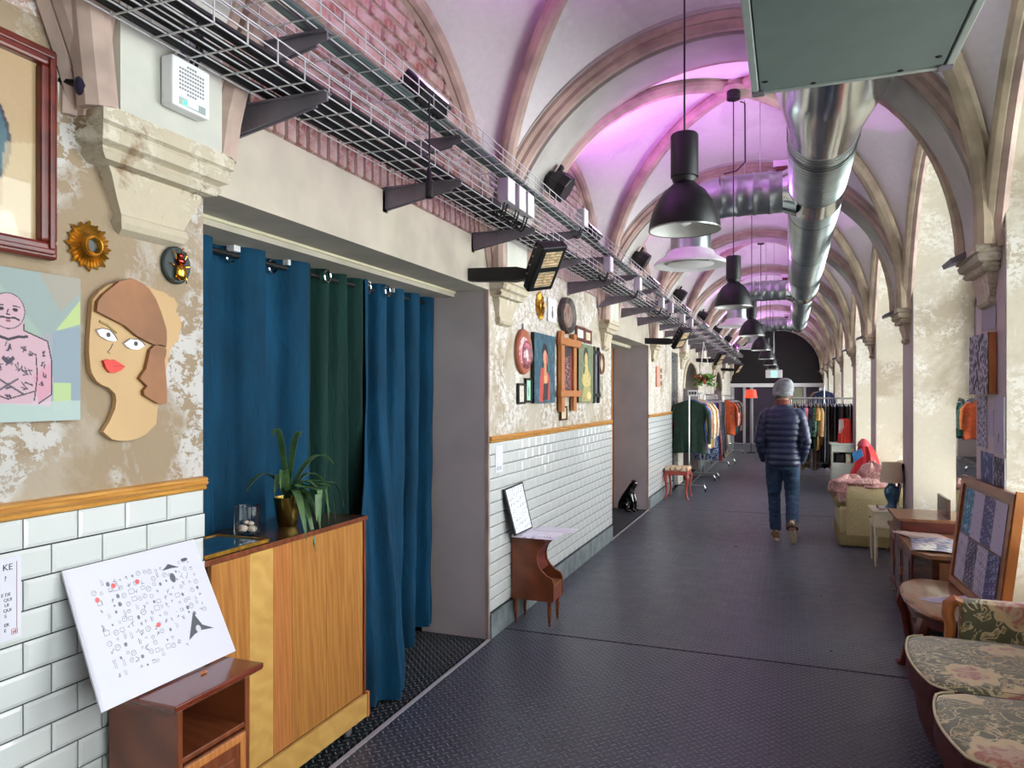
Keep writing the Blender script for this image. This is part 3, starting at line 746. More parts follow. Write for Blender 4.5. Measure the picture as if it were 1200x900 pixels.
for i, (y, r) in enumerate(((6.2, .165), (12.0, .155), (17.85, .15))):
    b = thing('duct_branch', '%s silver side branch with white round diffuser off the main duct' % ORD[i], 'duct', (-.80, y, 2.66), 'duct branches with diffusers')
    mb = MB(); x = DX-.15
    mb.lathe([(r*1.25, x), (r, x-.10)] , (0, y, DZ), 32, 'X', caps=False); mb.build('saddle', M['foil'], b, 30)
    xs = x-.1; pr = []
    while xs > -.5: pr += [(r, xs), (r, xs-.08), (r+.006, xs-.09), (r+.006, xs-.105)]; xs -= .12
    MB().lathe(pr, (0, y, DZ), 32, 'X', caps=False).build('straight_pipe', M['galv'], b, 40)
    el = []; cx, cz = xs+.02, DZ; R = .26
    for j in range(5):
        a = PI/2*j/4; el.append((cx-R*sin(a), y, cz-R+R*cos(a)))
    MB().tube(el, r+.002, 32, False).build('elbow', M['galv'], b, 30)
    ex = el[-1][0]
    MB().lathe([(r, el[-1][2]+.01), (r, 2.74)], (ex, y, 0), 32, caps=False).build('drop_pipe', M['galv'], b, 30)
    MB().lathe([(r, 2.79), (r+.02, 2.78), (r+.04, 2.74), (.28, 2.70), (.305, 2.675), (.30, 2.66), (.27, 2.665), (.2, 2.70), (.15, 2.70)], (ex, y, 0), 48, caps=False).build('diffuser_ring', M['white'], b, 40)
    MB().lathe([(0, 2.655), (.13, 2.66), (.19, 2.672), (.13, 2.69), (0, 2.7)], (ex, y, 0), 40).build('diffuser_disc', M['white'], b, True)
    # control box on top
    MB().bbox(-.12, .02, y-.04, y+.04, DZ+r+.03, DZ+r+.08, .004).build('actuator', M['white'], b)
    MB().bbox(-.10, -.02, y-.03, y+.03, DZ+r, DZ+r+.032, .003).build('bracket', M['redwood'], b)
    MB().tube(catenary((.02, y, DZ+r+.06), (.09, y, DZ+.16), -.05), .005, 5).build('lead', M['cable'], b)
    for xx in (-.34, -.22): MB().tube([(xx, y, DZ+r), (xx, y, 3.98)], .003, 5).build('hanger_rod', M['steel'], b)
# cable conduit from the ceiling rose down to the branch
tag(MB().tube([(-.36, 6.0, 3.90), (-.33, 6.05, 3.90), (-.33, 6.1, 3.45), (-.40, 6.12, 3.39), (-.5, 6.15, 3.385)], .006, 6).build('power_cable', M['cable']), 'thin cable dropping from ceiling rose to the nearest duct branch', 'cable')
# ---- exit sign far down the hall
t = thing('exit_sign', 'small green lit exit box hanging near the far end above the grey beanie', 'exit sign', (-.42, 21.5, 2.12))
MB().bbox(-.62, -.18, 21.48, 21.52, 2.06, 2.28, .01).build('casing', M['white'], t)
MB().box(-.48, -.32, 21.475, 21.48, 2.08, 2.26).build('green_panel', emis('exit_green', '7fe0b0', 1.6), t)
MB().tube([(-.4, 21.5, 2.28), (-.4, 21.5, 3.9)], .004, 5).build('rod', M['steel'], t)
# ---- wall box above the left corbel (white vented housing with a green light)
t = thing('router_box', 'white vented electronics box with green light above the near corbel', 'router', (XL+.12, 1.70, 2.41))
bx = XL+.118; Y0_, Z0_ = 1.60, 2.405
MB().bbox(bx, bx+.045, 1.60, 1.745, 2.42, 2.565, .006).build('case', M['white'], t)
for r_ in range(8):
    n = 10 if r_ < 6 else 10
    for c_ in range(n):
        if r_ in (0, 7) and (c_ < 3 or c_ > 6): continue
        MB().box(bx+.0445, bx+.0462, 1.625+.0098*c_, 1.631+.0098*c_, 2.462+.0115*r_, 2.468+.0115*r_).build('vent_slot', plain('slot_grey', '7d7f84', .6, 0, 0), t)
MB().box(bx+.0445, bx+.0465, 1.625, 1.725, 2.428, 2.450).build('socket_panel', plain('socket_grey', '93a3a0', .5), t)
MB().box(bx+.046, bx+.048, 1.653, 1.695, 2.431, 2.448).build('socket_flap', M['white'], t)
MB().box(bx+.046, bx+.049, 1.64, 1.65, 2.431, 2.442).build('led', emis('green_led', '30e070', 4), t)
for q, mm in ((0, M['steel']), (.02, M['steel']), (.055, M['cable']), (.075, M['cable'])):
    MB().tube([(bx+.02, 1.63+q, 2.56), (bx+.02, 1.64+q, 2.58), (bx+.03, 1.665+q*.8, 2.62), (bx+.02, 1.70+q*.6, 2.9)], .008 if mm == M['steel'] else .006, 6).build('cable', mm, t, True)
t = thing('conduit_pipe', 'slanting grey conduit rising past the trays above the vented box', 'pipe', (-1.78, 1.95, 2.6))
MB().tube([(-1.80, 1.88, 2.58), (-1.79, 1.93, 2.8), (-1.785, 1.94, 3.3)], .012, 8).build('pipe', M['steel'], t, True)
MB().tube([(-1.795, 2.06, 2.58), (-1.79, 2.05, 2.8), (-1.785, 2.03, 3.3)], .014, 8).build('pipe', M['cable'], t, True)
t = thing('floodlight_lamp', 'small dark round lamp tucked on top of the near corbel', 'lamp', (XL+.07, 1.40, 2.40))
MB().ell((XL+.07, 1.40, 2.40), (.028, .03, .035), 14, 9).build('bulb_body', M['darkglass'] if 'darkglass' in M else plain('indigo_glass', '25243c', .3), t, True)
MB().tube([(XL+.0, 1.38, 2.42), (XL+.05, 1.39, 2.41)], .01, 6).build('stem', M['black'], t)
# rainwater pipe in the niche
t = thing('rainwater_pipe', 'thick black rainwater pipe standing in the dark wall niche', 'pipe', (-1.92, 12.5, 0))
MB().tube([(-1.92, 12.5, .0), (-1.92, 12.5, 2.29)], .09, 16).build('pipe', M['blackmetal'], t, True)
for z in (.9, 1.55, 2.15): MB().lathe([(.095, z), (.11, z+.01), (.11, z+.07), (.095, z+.08)], (-1.92, 12.5, 0), 16, caps=False).build('collar', M['black'], t)
# ================================================================ LEFT WALL: PICTURES AND OBJECTS
XW = XL+.004
def sheet(x, y0, y1, z0, z1): return lambda u, v: (x, y0+(y1-y0)*u, z0+(z1-z0)*v)
def frame_box(t, x, y0, y1, z0, z1, w_, d, m, inner=None):
    for (a, b, c, e) in ((y0, y1, z1-w_, z1), (y0, y1, z0, z0+w_), (y0, y0+w_, z0+w_, z1-w_), (y1-w_, y1, z0+w_, z1-w_)):
        MB().bbox(x, x+d, a, b, c, e, min(w_, d)*.22).build('frame_bar', m, t)
# big mahogany frame at the left edge
t = thing('picture_frame', 'large mahogany frame around a beige picture with dark oval at left edge', 'picture', (XW, 1.08, 1.92))
y0, y1, z0, z1 = .84, 1.345, 1.93, 2.475
frame_box(t, XW, y0, y1, z0, z1, .045, .035, M['mahog']); frame_box(t, XW, y0+.012, y1-.012, z0+.012, z1-.012, .014, .042, M['mahog'])
cv = Canvas(80, 90, 'a98f68', .06).ell(.5, .5, .34, .34, '2f5560').ell(.5, .5, .34, .34, '1c2630', 1, .12).poly([(.78, .05), (.99, .05), (.99, .55), (.8, .5)], 'c2b08a', .5)
cv.build('picture', sheet(XW+.012, y0+.04, y1-.04, z0+.04, z1-.04), t, M['printgloss'])
# tattooed man painting
t = thing('canvas_painting', 'pastel painting of a bald tattooed man with a moustache', 'painting', (XW, 1.2, 1.51))
cv = Canvas(230, 230, '98a7a3', .08)
Y0, Y1 = 1.03, 1.42
for pts, c, al in (([(0, .6), (.35, 1), (0, 1)], '8fa6a8', .8), ([(.35, 1), (.75, .55), (.55, .5), (.3, .8)], '9fb3a4', .7), ([(.7, 1), (.85, .75), (.9, .8), (1, .9), (1, 1)], 'a8a092', .9), ([(.82, .62), (1, .85), (1, .66)], 'bccf86', .9),
                   ([(.78, .6), (1, .68), (1, 0), (.92, 0), (.92, .25), (.8, .25)], '8f9fac', .8), ([(.80, .26), (.93, .26), (.93, .08), (.80, .06)], 'b9cf90', .9), ([(.2, .8), (.34, .83), (.3, .68), (.15, .6)], 'ef9c86', .9), ([(0, .1), (1, .14), (1, 0), (0, 0)], 'b4c6c0', .9), ([(.5, .12), (.8, .3), (.78, .1)], 'd6b6c4', .8), ([(.55, .55), (.8, .6), (.78, .3), (.6, .3)], 'a7a0aa', .7), ([(.0, .0), (.2, .0), (.25, .5), (0, .5)], 'c3a9ac', .5)):
    cv.poly(pts, c, al)
SK = 'cdaab4'
cv.poly([(.28, .55), (.40, .60), (.42, .74), (.60, .74), (.60, .60), (.76, .54), (.79, .4), (.79, .18), (.70, .12), (.68, .2), (.66, .12), (.36, .12), (.33, .3), (.26, .2), (.2, .2), (.22, .45)], SK)
cv.poly([(.66, .3), (.78, .4), (.79, .2), (.7, .12)], 'd68fa4', .6)
cv.ell(.50, .72, .105, .115, SK)
cv.ell(.50, .72, .108, .118, '3a3038', 1, .09)
L_ = lambda pts, wd=.004, c='2b2530': cv.line(pts, wd, c)
L_([(.28, .55), (.40, .595), (.42, .64)]); L_([(.60, .64), (.60, .6), (.76, .54), (.79, .4), (.79, .18), (.7, .12)]); L_([(.28, .55), (.24, .4), (.25, .25)]); L_([(.68, .45), (.69, .3), (.67, .14)]); L_([(.35, .45), (.34, .3), (.36, .14)])
L_([(.36, .2), (.5, .15), (.67, .2)]); cv.ell(.455, .73, .018, .012, '30262e'); cv.ell(.545, .73, .018, .012, '30262e'); L_([(.43, .75), (.47, .755)]); L_([(.53, .755), (.57, .75)]); L_([(.50, .73), (.49, .695), (.51, .695)])
L_([(.43, .665), (.46, .678), (.50, .672), (.54, .678), (.57, .665)], .006); cv.ell(.5, .655, .016, .007, '8c4a55')
rr = random.Random(3)
cv.line([(.38, .565), (.45, .55), (.50, .535), (.56, .555), (.62, .56)], .009, '3a3440')
for (cx, cy, s_) in ((.34, .5, .02), (.40, .46, .016), (.5, .49, .03), (.60, .48, .02), (.65, .45, .02), (.5, .40, .035), (.44, .36, .03), (.57, .36, .03), (.38, .33, .03), (.62, .33, .035), (.5, .23, .02), (.62, .24, .04), (.38, .22, .03), (.74, .45, .02), (.73, .38, .02), (.74, .31, .018), (.72, .25, .015), (.28, .42, .015), (.5, .17, .02)):
    for _ in range(5):
        a = rr.random()*6.3; b = a+1+rr.random()*2; L_([(cx+s_*cos(a), cy+s_*sin(a)), (cx+s_*.6*cos(b), cy+s_*.6*sin(b))], .0035, '4a4250')
L_([(.40, .18), (.56, .28)], .006, '5a5260'); L_([(.60, .18), (.44, .28)], .006, '5a5260')
cv.poly([(.455, .41), (.5, .37), (.545, .41), (.53, .43), (.5, .405), (.47, .43)], '4a4454')
cv.a *= .78
cv.build('painted_canvas', sheet(XW+.02, Y0, Y1, 1.513, 1.895), t, M['canvas'])
MB().bbox(XW, XW+.019, Y0, Y1, 1.513, 1.895, .003).build('stretcher', M['orangewood'], t)
# sunburst mirrors
def sunburst(y, z, r, label, nm='sunburst_mirror', grp='gilt sunburst mirrors', x=XW):
    t = thing(nm, label, 'mirror', (x, y, z), grp)
    N = 32
    for i in range(N):
        a = 2*PI*i/N; R = r*(1.0 if i % 4 == 0 else (.94 if i % 2 == 0 else .86)); w_ = .09*r
        ca, sa = cos(a), sin(a); p = lambda rad, off, h: (x+h, y+ca*rad-sa*off, z+sa*rad+ca*off)
        MB().add([p(.30*r, -w_*.6, .002), p(.30*r, w_*.6, .002), p(R*.85, w_, .002), p(R, 0, .002), p(R*.85, -w_, .002), p(.30*r, 0, .016), p(R*.93, 0, .010)],
                 [(0, 4, 6, 5), (5, 6, 2, 1), (4, 3, 6), (6, 3, 2), (0, 5, 1)]).build('ray', M['gold'], t)
    pr = [(.42*r, .004), (.43*r, .018), (.38*r, .024), (.33*r, .022), (.30*r, .028), (.25*r, .022), (.24*r, .012)]
    mb = MB(); n = 32
    vs = [(x+h, y+rr_*cos(2*PI*j/n), z+rr_*sin(2*PI*j/n)) for rr_, h in pr for j in range(n)]
    mb.add(vs, [(i*n+j, i*n+(j+1) % n, (i+1)*n+(j+1) % n, (i+1)*n+j) for i in range(len(pr)-1) for j in range(n)]); mb.build('ring', M['gold'], t, True)
    MB().prism([(y+.25*r*cos(2*PI*j/24), z+.25*r*sin(2*PI*j/24)) for j in range(24)], x+.008, x+.012).build('mirror_glass', plain('dark_mirror', '3c403e', .25, 0, 0), t)
sunburst(1.459, 1.993, .073, 'small gold sunburst mirror beside the big mahogany frame')
sunburst(5.36, 2.275, .118, 'gold sunburst mirror above the portraits by the second corbel')
# beetle plaque
t = thing('beetle_plaque', 'black oval plaque with a gold beetle mounted on it', 'plaque', (XW, 1.762, 1.99))
def disc(t, nm, y, z, ry, rz, x0, x1, m, bev=.004):
    n = 40; mb = MB(); vs = []
    for (s_, xx) in ((1, x0), (1, x1-bev), (1-bev/ry, x1), (0.0, x1)):
        vs += [(xx, y+ry*s_*cos(2*PI*j/n), z+rz*s_*sin(2*PI*j/n)) for j in range(n)]
    mb.add(vs, [(i*n+j, i*n+(j+1) % n, (i+1)*n+(j+1) % n, (i+1)*n+j) for i in range(3) for j in range(n)])
    return mb.build(nm, m, t, 30)
disc(t, 'board', 1.762, 1.99, .055, .059, XW, XW+.014, plain('slate_board', '26302f', .5))
BS = 1.5
GB = plain('beetle_gold', 'd0a040', .2, 1, .1); 
def bp(dx, dy, dz): return (XW+.014+dx*1.3, 1.765+dy*1.45, 1.985+dz*1.45)
MB().ell(bp(.008, 0, -.012), (.013, .021, .027), 14, 10).build('abdomen', GB, t, True)
CPR = plain('beetle_copper', '9a3c30', .2, 1)
MB().ell(bp(.008, 0, .012), (.010, .017, .012), 12, 8).build('thorax', CPR, t, True)
MB().ell(bp(.006, 0, .024), (.008, .009, .009), 10, 7).build('head', CPR, t, True)
MB().tube([bp(.008, 0, .028), bp(.012, -.001, .036), bp(.012, .003, .04)], .002, 5).build('horn', GB, t)
for s_ in (-1, 1):
    for dz, ex, ez in ((.012, .019, .034), (.0, .027, .006), (-.014, .019, -.034)):
        MB().tube([bp(.004, s_*.010, dz), bp(.008, s_*ex*.85, dz+ez*.4), bp(.002, s_*ex, ez)], .0019, 5).build('leg', GB, t)
# cut-out wooden face
t = thing('wall_sculpture', 'large flat wooden cut-out of a woman\'s face with red lips', 'wall sculpture', (XW, 1.6, 1.45))
FACE = {'base':[(1.46, 1.844), (1.483, 1.872), (1.512, 1.894), (1.578, 1.918), (1.615, 1.913), (1.681, 1.899), (1.705, 1.898), (1.728, 1.886), (1.745, 1.884), (1.758, 1.866), (1.752, 1.842), (1.77, 1.825), (1.774, 1.796), (1.764, 1.775), (1.764, 1.757), (1.74, 1.735), (1.728, 1.717), (1.716, 1.669), (1.704, 1.612), (1.681, 1.538), (1.676, 1.492), (1.637, 1.462), (1.605, 1.451), (1.573, 1.447), (1.545, 1.449), (1.522, 1.454), (1.493, 1.477), (1.515, 1.507), (1.532, 1.541), (1.536, 1.565), (1.532, 1.584), (1.512, 1.601), (1.49, 1.608), (1.474, 1.618), (1.458, 1.64), (1.453, 1.659), (1.449, 1.70), (1.45, 1.734), (1.455, 1.79)],
'cap':[(1.462, 1.812), (1.466, 1.84), (1.482, 1.86), (1.503, 1.878), (1.535, 1.905), (1.578, 1.920), (1.61, 1.912), (1.637, 1.898), (1.662, 1.87), (1.681, 1.834), (1.695, 1.80), (1.702, 1.78), (1.703, 1.75), (1.701, 1.727), (1.653, 1.733), (1.62, 1.744), (1.594, 1.754), (1.552, 1.781)],
'lock':[(1.642, 1.716), (1.655, 1.728), (1.676, 1.734), (1.695, 1.73), (1.702, 1.718), (1.699, 1.70), (1.694, 1.687), (1.702, 1.62), (1.704, 1.556), (1.692, 1.552), (1.67, 1.555), (1.62, 1.58), (1.618, 1.593), (1.631, 1.607), (1.604, 1.629), (1.615, 1.645), (1.626, 1.657)],
'eye':[(1.467, 1.761), (1.483, 1.767), (1.507, 1.764), (1.522, 1.752), (1.532, 1.738), (1.524, 1.733), (1.503, 1.734), (1.478, 1.745)],
'eye2':[(1.555, 1.731), (1.575, 1.744), (1.604, 1.744), (1.618, 1.737), (1.628, 1.727), (1.604, 1.714), (1.580, 1.714), (1.565, 1.72)],
'lips':[(1.486, 1.676), (1.503, 1.681), (1.512, 1.678), (1.520, 1.681), (1.535, 1.674), (1.557, 1.663), (1.545, 1.652), (1.524, 1.643), (1.507, 1.644), (1.495, 1.655)]}
TAN = plain('tan_board', 'b8976a', .6, 0, .06, 3); BRN = plain('brown_stained_board', '8a5a34', .5, 0, .22, 5)
def slab(nm, pts, x0, x1, m): return MB().prism([(a, b) for a, b in pts], x0, x1).build(nm, m, t)
slab('face_board', FACE['base'], XW, XW+.016, TAN); slab('hair_cap', FACE['cap'], XW+.016, XW+.030, BRN); slab('hair_lock', FACE['lock'], XW+.016, XW+.030, BRN)
WE = plain('eye_white', 'e6e6ea', .5, 0, 0); BK = plain('ink_black', '1c1a1a', .5, 0, 0)
slab('eye', FACE['eye'], XW+.016, XW+.024, WE); slab('eye', FACE['eye2'], XW+.016, XW+.024, WE); slab('lips', FACE['lips'], XW+.016, XW+.026, plain('lip_red', 'cc2a1c', .45, 0, .05))
for y, z in ((1.503, 1.750), (1.595, 1.731)): disc(t, 'pupil', y, z, .007, .007, XW+.024, XW+.0255, plain('pupil_grey', '4a4a4c', .5, 0, 0), .001); disc(t, 'pupil_dot', y, z, .003, .003, XW+.0255, XW+.0262, BK, .0005)
MB().tube([(XW+.0165, 1.524, 1.727), (XW+.0165, 1.516, 1.712), (XW+.0165, 1.506, 1.701), (XW+.0165, 1.515, 1.698)], .0012, 4).build('nose_line', BK, t)
MB().tube([(XW+.017, 1.480, 1.786), (XW+.017, 1.505, 1.778), (XW+.017, 1.535, 1.758)], .004, 6).build('eyebrow', plain('brow_ochre', '9c8250', .6), t)
MB().tube([(XW+.0165, 1.487, 1.661), (XW+.0265, 1.52, 1.662), (XW+.0265, 1.55, 1.664)], .0008, 4).build('lip_line', BK, t)
for a in (FACE['eye'], FACE['eye2']): MB().tube([(XW+.0245, p[0], p[1]) for p in a[:5]], .0014, 4).build('lash_line', BK, t)
# printed notice on the tiles
t = thing('wall_notice', 'white printed notice taped to the tiles at the left edge', 'notice', (XL+.014, 1.17, .97))
MB().box(XL+.0135, XL+.0145, 1.05, 1.264, .973, 1.178).build('sheet', M['paper'], t)
INK = plain('notice_ink', '3a3a44', .6, 0, 0)
for s_, sz, y, z in (('KE', .022, 1.217, 1.147), ('?', .018, 1.221, 1.121), ('E DE', .0115, 1.214, 1.083), ('QUI', .0115, 1.220, 1.070), ('UI', .0115, 1.222, 1.057), ('QUI', .0115, 1.219, 1.044), ('S', .0115, 1.222, 1.030), ('ER', .0115, 1.221, 1.008), ('E', .0115, 1.221, .995)):
    text_mesh('lettering', s_, sz, INK, t, WALLT(XL+.0150, y, z))
MB().box(XL+.0145, XL+.0150, 1.252, 1.2535, 1.0, 1.165).build('margin_line', plain('margin_brown', '8a6a68', .6), t)
RL = plain('stamp_red', 'a8483c', .6, 0, 0)
for a, b, c, e in ((1.2395, 1.2545, .9975, .9985), (1.2395, 1.2545, .984, .985), (1.2395, 1.2405, .984, .9985), (1.2535, 1.2545, .984, .9985), (1.243, 1.245, .987, .993), (1.2465, 1.2485, .987, .995), (1.250, 1.2515, .9865, .996)):
    MB().box(XL+.0145, XL+.0152, a, b, c, e).build('stamp_mark', RL, t)
t = thing('wall_notice', 'small white notice taped to the tiles near the doorway corner', 'notice', (XL+.014, 4.4, 1.06))
MB().box(XL+.0135, XL+.0145, 4.42, 4.55, 1.065, 1.245).build('sheet', M['paper'], t)
for i in range(3): MB().box(XL+.0145, XL+.0149, 4.44, 4.53, 1.083+.008*i, 1.086+.008*i).build('print_line', INK, t)
# ---- gallery on the second stretch of wall
def picture(nm, label, cat, y0, y1, z0, z1, cv, fw, fm, d=.025, grp=None, mm='canvas'):
    t = thing(nm, label, cat, (XW, (y0+y1)/2, z0), grp)
    if fw: frame_box(t, XW, y0, y1, z0, z1, fw, d, fm)
    i = fw*.9 if fw else 0
    if not fw: MB().bbox(XW, XW+d-.001, y0, y1, z0, z1, .003).build('stretcher', fm, t)
    cv.build('picture', sheet(XW+(d if not fw else d*.5), y0+i, y1-i, z0+i, z1-i), t, M[mm]); return t
# woman in red
cv = Canvas(70, 90, '2f5160', .25); cv.blobs('46707c', .6, 5, 1, .6).blobs('1f3844', .68, 7, 2, .7)
cv.ell(.50, .70, .15, .17, '1d1a20').poly([(.38, .75), (.36, .5), (.62, .45), (.66, .72)], '1d1a20').ell(.50, .66, .09, .11, 'c79072').ell(.60, .64, .05, .08, 'b05a4c').poly([(.46, .58), (.56, .58), (.58, .45), (.66, .4), (.62, .28), (.45, .28), (.42, .46)], 'c08a60')
cv.poly([(.30, .5), (.46, .52), (.44, .3), (.38, .02), (.22, .02), (.26, .3)], 'b5473c').poly([(.62, .46), (.74, .38), (.74, .05), (.62, .03), (.66, .3)], 'b04a40').poly([(.44, .28), (.66, .3), (.64, .05), (.38, .04)], '3c2f30').poly([(.46, .4), (.6, .4), (.58, .29), (.47, .29)], 'd0a070')
picture('portrait_painting', 'tall unframed painting of a dark-haired woman in red on blue ground', 'painting', 5.144, 5.65, 1.518, 2.055, cv, 0, M['black'], .03)
# easel-framed picture in the middle
t = thing('wooden_easel_frame', 'orange wood cross-bar frame around a dark pink and black print', 'picture frame', (XW, 6.02, 1.47))
y0, y1 = 5.76, 6.30
for (a, b, c, e, x_) in ((5.80, 5.885, 1.44, 2.12, 0), (6.17, 6.255, 1.44, 2.12, 0), (y0-.04, y1+.03, 2.00, 2.065, .02), (y0-.04, y1+.03, 1.565, 1.62, .02)):
    MB().bbox(XW+.01+x_, XW+.045+x_, a, b, c, e, .005).build('frame_bar', M['orangewood'], t)
cv = Canvas(50, 80, '1b1a22', .1); cv.blobs('b5707c', .56, 6, 5, .8).blobs('d9a08e', .68, 8, 6, .9).blobs('1b1a22', .7, 5, 7, 1).poly([(0, .75), (1, .8), (1, 1), (0, 1)], '1b1a22', .9).poly([(.75, .0), (1, 0), (1, .9), (.8, .8)], '7a2d20', .8)
cv.build('print', sheet(XW+.022, 5.885, 6.17, 1.62, 2.0), t)
t = thing('ticket_frame', 'tiny dark frame with a cream ticket under the orange wooden frame', 'picture frame', (XW, 5.97, 1.40))
frame_box(t, XW, 5.87, 6.05, 1.365, 1.485, .014, .02, M['darkwood']); MB().box(XW, XW+.01, 5.88, 6.04, 1.375, 1.475).build('card', plain('ticket_cream', 'c9b995', .6), t)
# yellow-green portrait
cv = Canvas(60, 90, '6f7a5c', .15); cv.blobs('5a6548', .6, 4, 9, .7)
cv.ell(.48, .80, .17, .15, '24221c').ell(.5, .74, .11, .12, 'c2a866').poly([(.4, .66), (.6, .66), (.64, .55), (.8, .48), (.8, .3), (.6, .26), (.36, .26), (.22, .35), (.28, .52), (.4, .58)], 'bfae6c').poly([(.36, .6), (.28, .5), (.36, .48), (.44, .62)], '2e3424').poly([(.3, .28), (.8, .28), (.85, .02), (.2, .02)], 'a59a62').blobs('5f6648', .72, 8, 12, .7).ell(.7, .12, .15, .07, 'd0bc82')
picture('portrait_painting', 'green-toned painting of a seated figure in pale yellow', 'painting', 6.37, 6.89, 1.51, 2.055, cv, 0, M['black'], .03)
for (a, b, c, e, lab) in ((6.351, 6.63, 2.078, 2.215, 'left one of two small dark frames holding a white card'), (6.645, 6.89, 2.075, 2.21, 'right one of two small dark frames holding a cream card')):
    cv = Canvas(24, 24, 'dedad0' if 'left' in lab else 'd0bfa0', .03); cv.line([(.3, .6), (.7, .6)], .03, '8a8680').line([(.3, .4), (.7, .4)], .03, '8a8680')
    picture('small_frame', lab, 'picture frame', a, b, c, e, cv, .03, M['mahog'], .02, 'small twin frames', 'print')
# black stick frame
t = thing('black_stick_frame', 'narrow black frame of crossed bars with a grey strip', 'picture frame', (XW, 7.05, 1.52))
for (a, b, c, e) in ((6.945, 6.985, 1.50, 2.06), (7.125, 7.165, 1.50, 2.06), (6.91, 7.2, 1.985, 2.02), (6.91, 7.2, 1.56, 1.60)):
    MB().bbox(XW+.005, XW+.03, a, b, c, e, .003).build('frame_bar', M['black'], t)
MB().box(XW, XW+.012, 6.985, 7.125, 1.58, 2.0).build('strip', plain('violet_grey_strip', '6c6874', .6, 0, .3, 14), t)
def ovalframe(y, z, ry, rz, label, outer, inner, cm, nm='oval_picture', cat='picture frame', d=.04):
    t = thing(nm, label, cat, (XW, y, z-rz)); disc(t, 'plate', y, z, ry, rz, XW, XW+d*.5, outer, .012)
    n = 40; pr = [(1.0, d*.5), (.95, d), (.80, d*.8), (.66, d*.55)]; mb = MB()
    vs = [(XW+h, y+ry*s_*cos(2*PI*j/n), z+rz*s_*sin(2*PI*j/n)) for s_, h in pr for j in range(n)]
    mb.add(vs, [(i*n+j, i*n+(j+1) % n, (i+1)*n+(j+1) % n, (i+1)*n+j) for i in range(3) for j in range(n)]); mb.build('moulding', outer, t, True)
    m2 = NT('oval_inset'); nn = m2.noise(22, 3); m2.set(m2.ramp(nn, [(.4, inner), (.6, cm)]), .5)
    disc(t, 'inset', y, z, ry*.66, rz*.66, XW+d*.5, XW+d*.5+.008, m2.m, .004); return t
ovalframe(6.03, 2.267, .205, .158, 'dark round frame with a pale ring above the orange wooden frame', plain('dark_bronze', '4c453f', .5, .3, .4, 14), '6e3a2c', '8e8478', d=.05)
t = ovalframe(4.95, 1.895, .155, .165, 'terracotta oval frame with a domed floral centre near the corbel', plain('terracotta_frame', '9c5a42', .5, 0, .12), 'b55a64', 'd9c2c0', d=.03)
MB().ell((XW+.02, 4.985, 1.875), (.045, .095, .105), 20, 12).build('dome', plain('floral_glass', 'a86a70', .2, 0, .6, 26, Coat_Weight=1.0), t, True)
MB().tube([(XW+.01, 4.95, 2.06), (XW+.01, 4.945, 2.10)], .008, 6).build('hanging_ring', M['bracket'], t)
t = thing('rope_loop', 'brown wooden oval ring hanging beside the black stick frame', 'ring', (XW, 7.305, 1.80))
MB().tube([(XW+.015, 7.305+.09*cos(2*PI*j/24), 1.897+.095*sin(2*PI*j/24)*(1.1 if j < 12 else 1)) for j in range(25)], .012, 8).build('ring', M['midwood'], t, True)
disc(t, 'inset', 7.305, 1.89, .055, .07, XW, XW+.006, plain('cream_inset', 'c8b28a', .5), .002)
cv = Canvas(24, 44, 'a79f8c', .1).blobs('5f5a50', .55, 6, 21, .8)
picture('slim_print', 'slim grey print below the brown oval ring', 'print', 7.22, 7.38, 1.545, 1.775, cv, 0, M['boxgrey'], .008)
cv = Canvas(30, 36, 'e0dcd8', .02).ell(.5, .35, .1, .2, '6a5a58').ell(.5, .62, .07, .06, '6a5a58')
picture('white_card', 'white card with a small dark figure left of the dark round frame', 'card', 5.54, 5.76, 2.175, 2.365, cv, 0, M['white'], .01, None, 'print')
cv = Canvas(20, 36, 'cfc8b8', .04).blobs('8a8476', .6, 5, 4, .7)
picture('small_frame', 'lower of two small black frames under the terracotta oval', 'picture frame', 4.84, 4.985, 1.515, 1.665, cv, .016, M['black'], .02, None, 'print')
cv = Canvas(20, 36, '9ccdb0', .04).ell(.55, .45, .08, .25, '3f5a50')
picture('small_frame', 'mint green picture in a small black frame beside the woman in red', 'picture frame', 4.995, 5.13, 1.525, 1.705, cv, .016, M['black'], .02, None, 'print')
# sign board beyond the second doorway
t = thing('pink_wall_sign', 'vertical salmon pink sign with dark marks on the pier past the second doorway', 'sign', (XW, 10.9, 1.75))
MB().bbox(XW, XW+.02, 10.62, 10.88, 1.70, 2.0, .003).build('board', plain('salmon_board', 'd08a74', .6), t)
for z in (1.73, 1.83, 1.92): MB().bbox(XW, XW+.012, 10.93, 11.10, z, z+.06, .004).build('mark', plain('mark_brown', '5f544a', .6), t)

# ================================================================ CURTAINS
CX = -2.245
ROD = thing('curtain_rod', 'black curtain rod across the top of the near doorway', 'rod', (CX, 3.1, 2.19))
MB().tube([(CX, 1.9, 2.185), (CX, 4.32, 2.185)], .0125, 10).build('pole', M['black'], ROD, True)
for y in (2.5, 2.86, 3.55, 3.85, 4.1): MB().box(CX-.02, CX+.02, y-.02, y+.02, 2.2, 2.235).build('bracket_clip', M['white'], ROD)
def velvet(name, c1, c2):
    t = NT(name); n = t.noise(5, 4, .6, t.co((1, 1, .3))); t.set(t.ramp(n, [(.3, c1), (.7, c2)]), .8, 0, Specular_IOR_Level=.2, Sheen_Weight=.05, Sheen_Roughness=.4)
    n2 = t.noise(14, 4, .6, t.co((1, 1, .35)), 1.2); t.bump(n2, .35, .02); return t.m
BLUE = velvet('petrol_blue_velvet', '022c42', '044260'); GREEN = velvet('dark_green_velvet', '0a2825', '10362f')
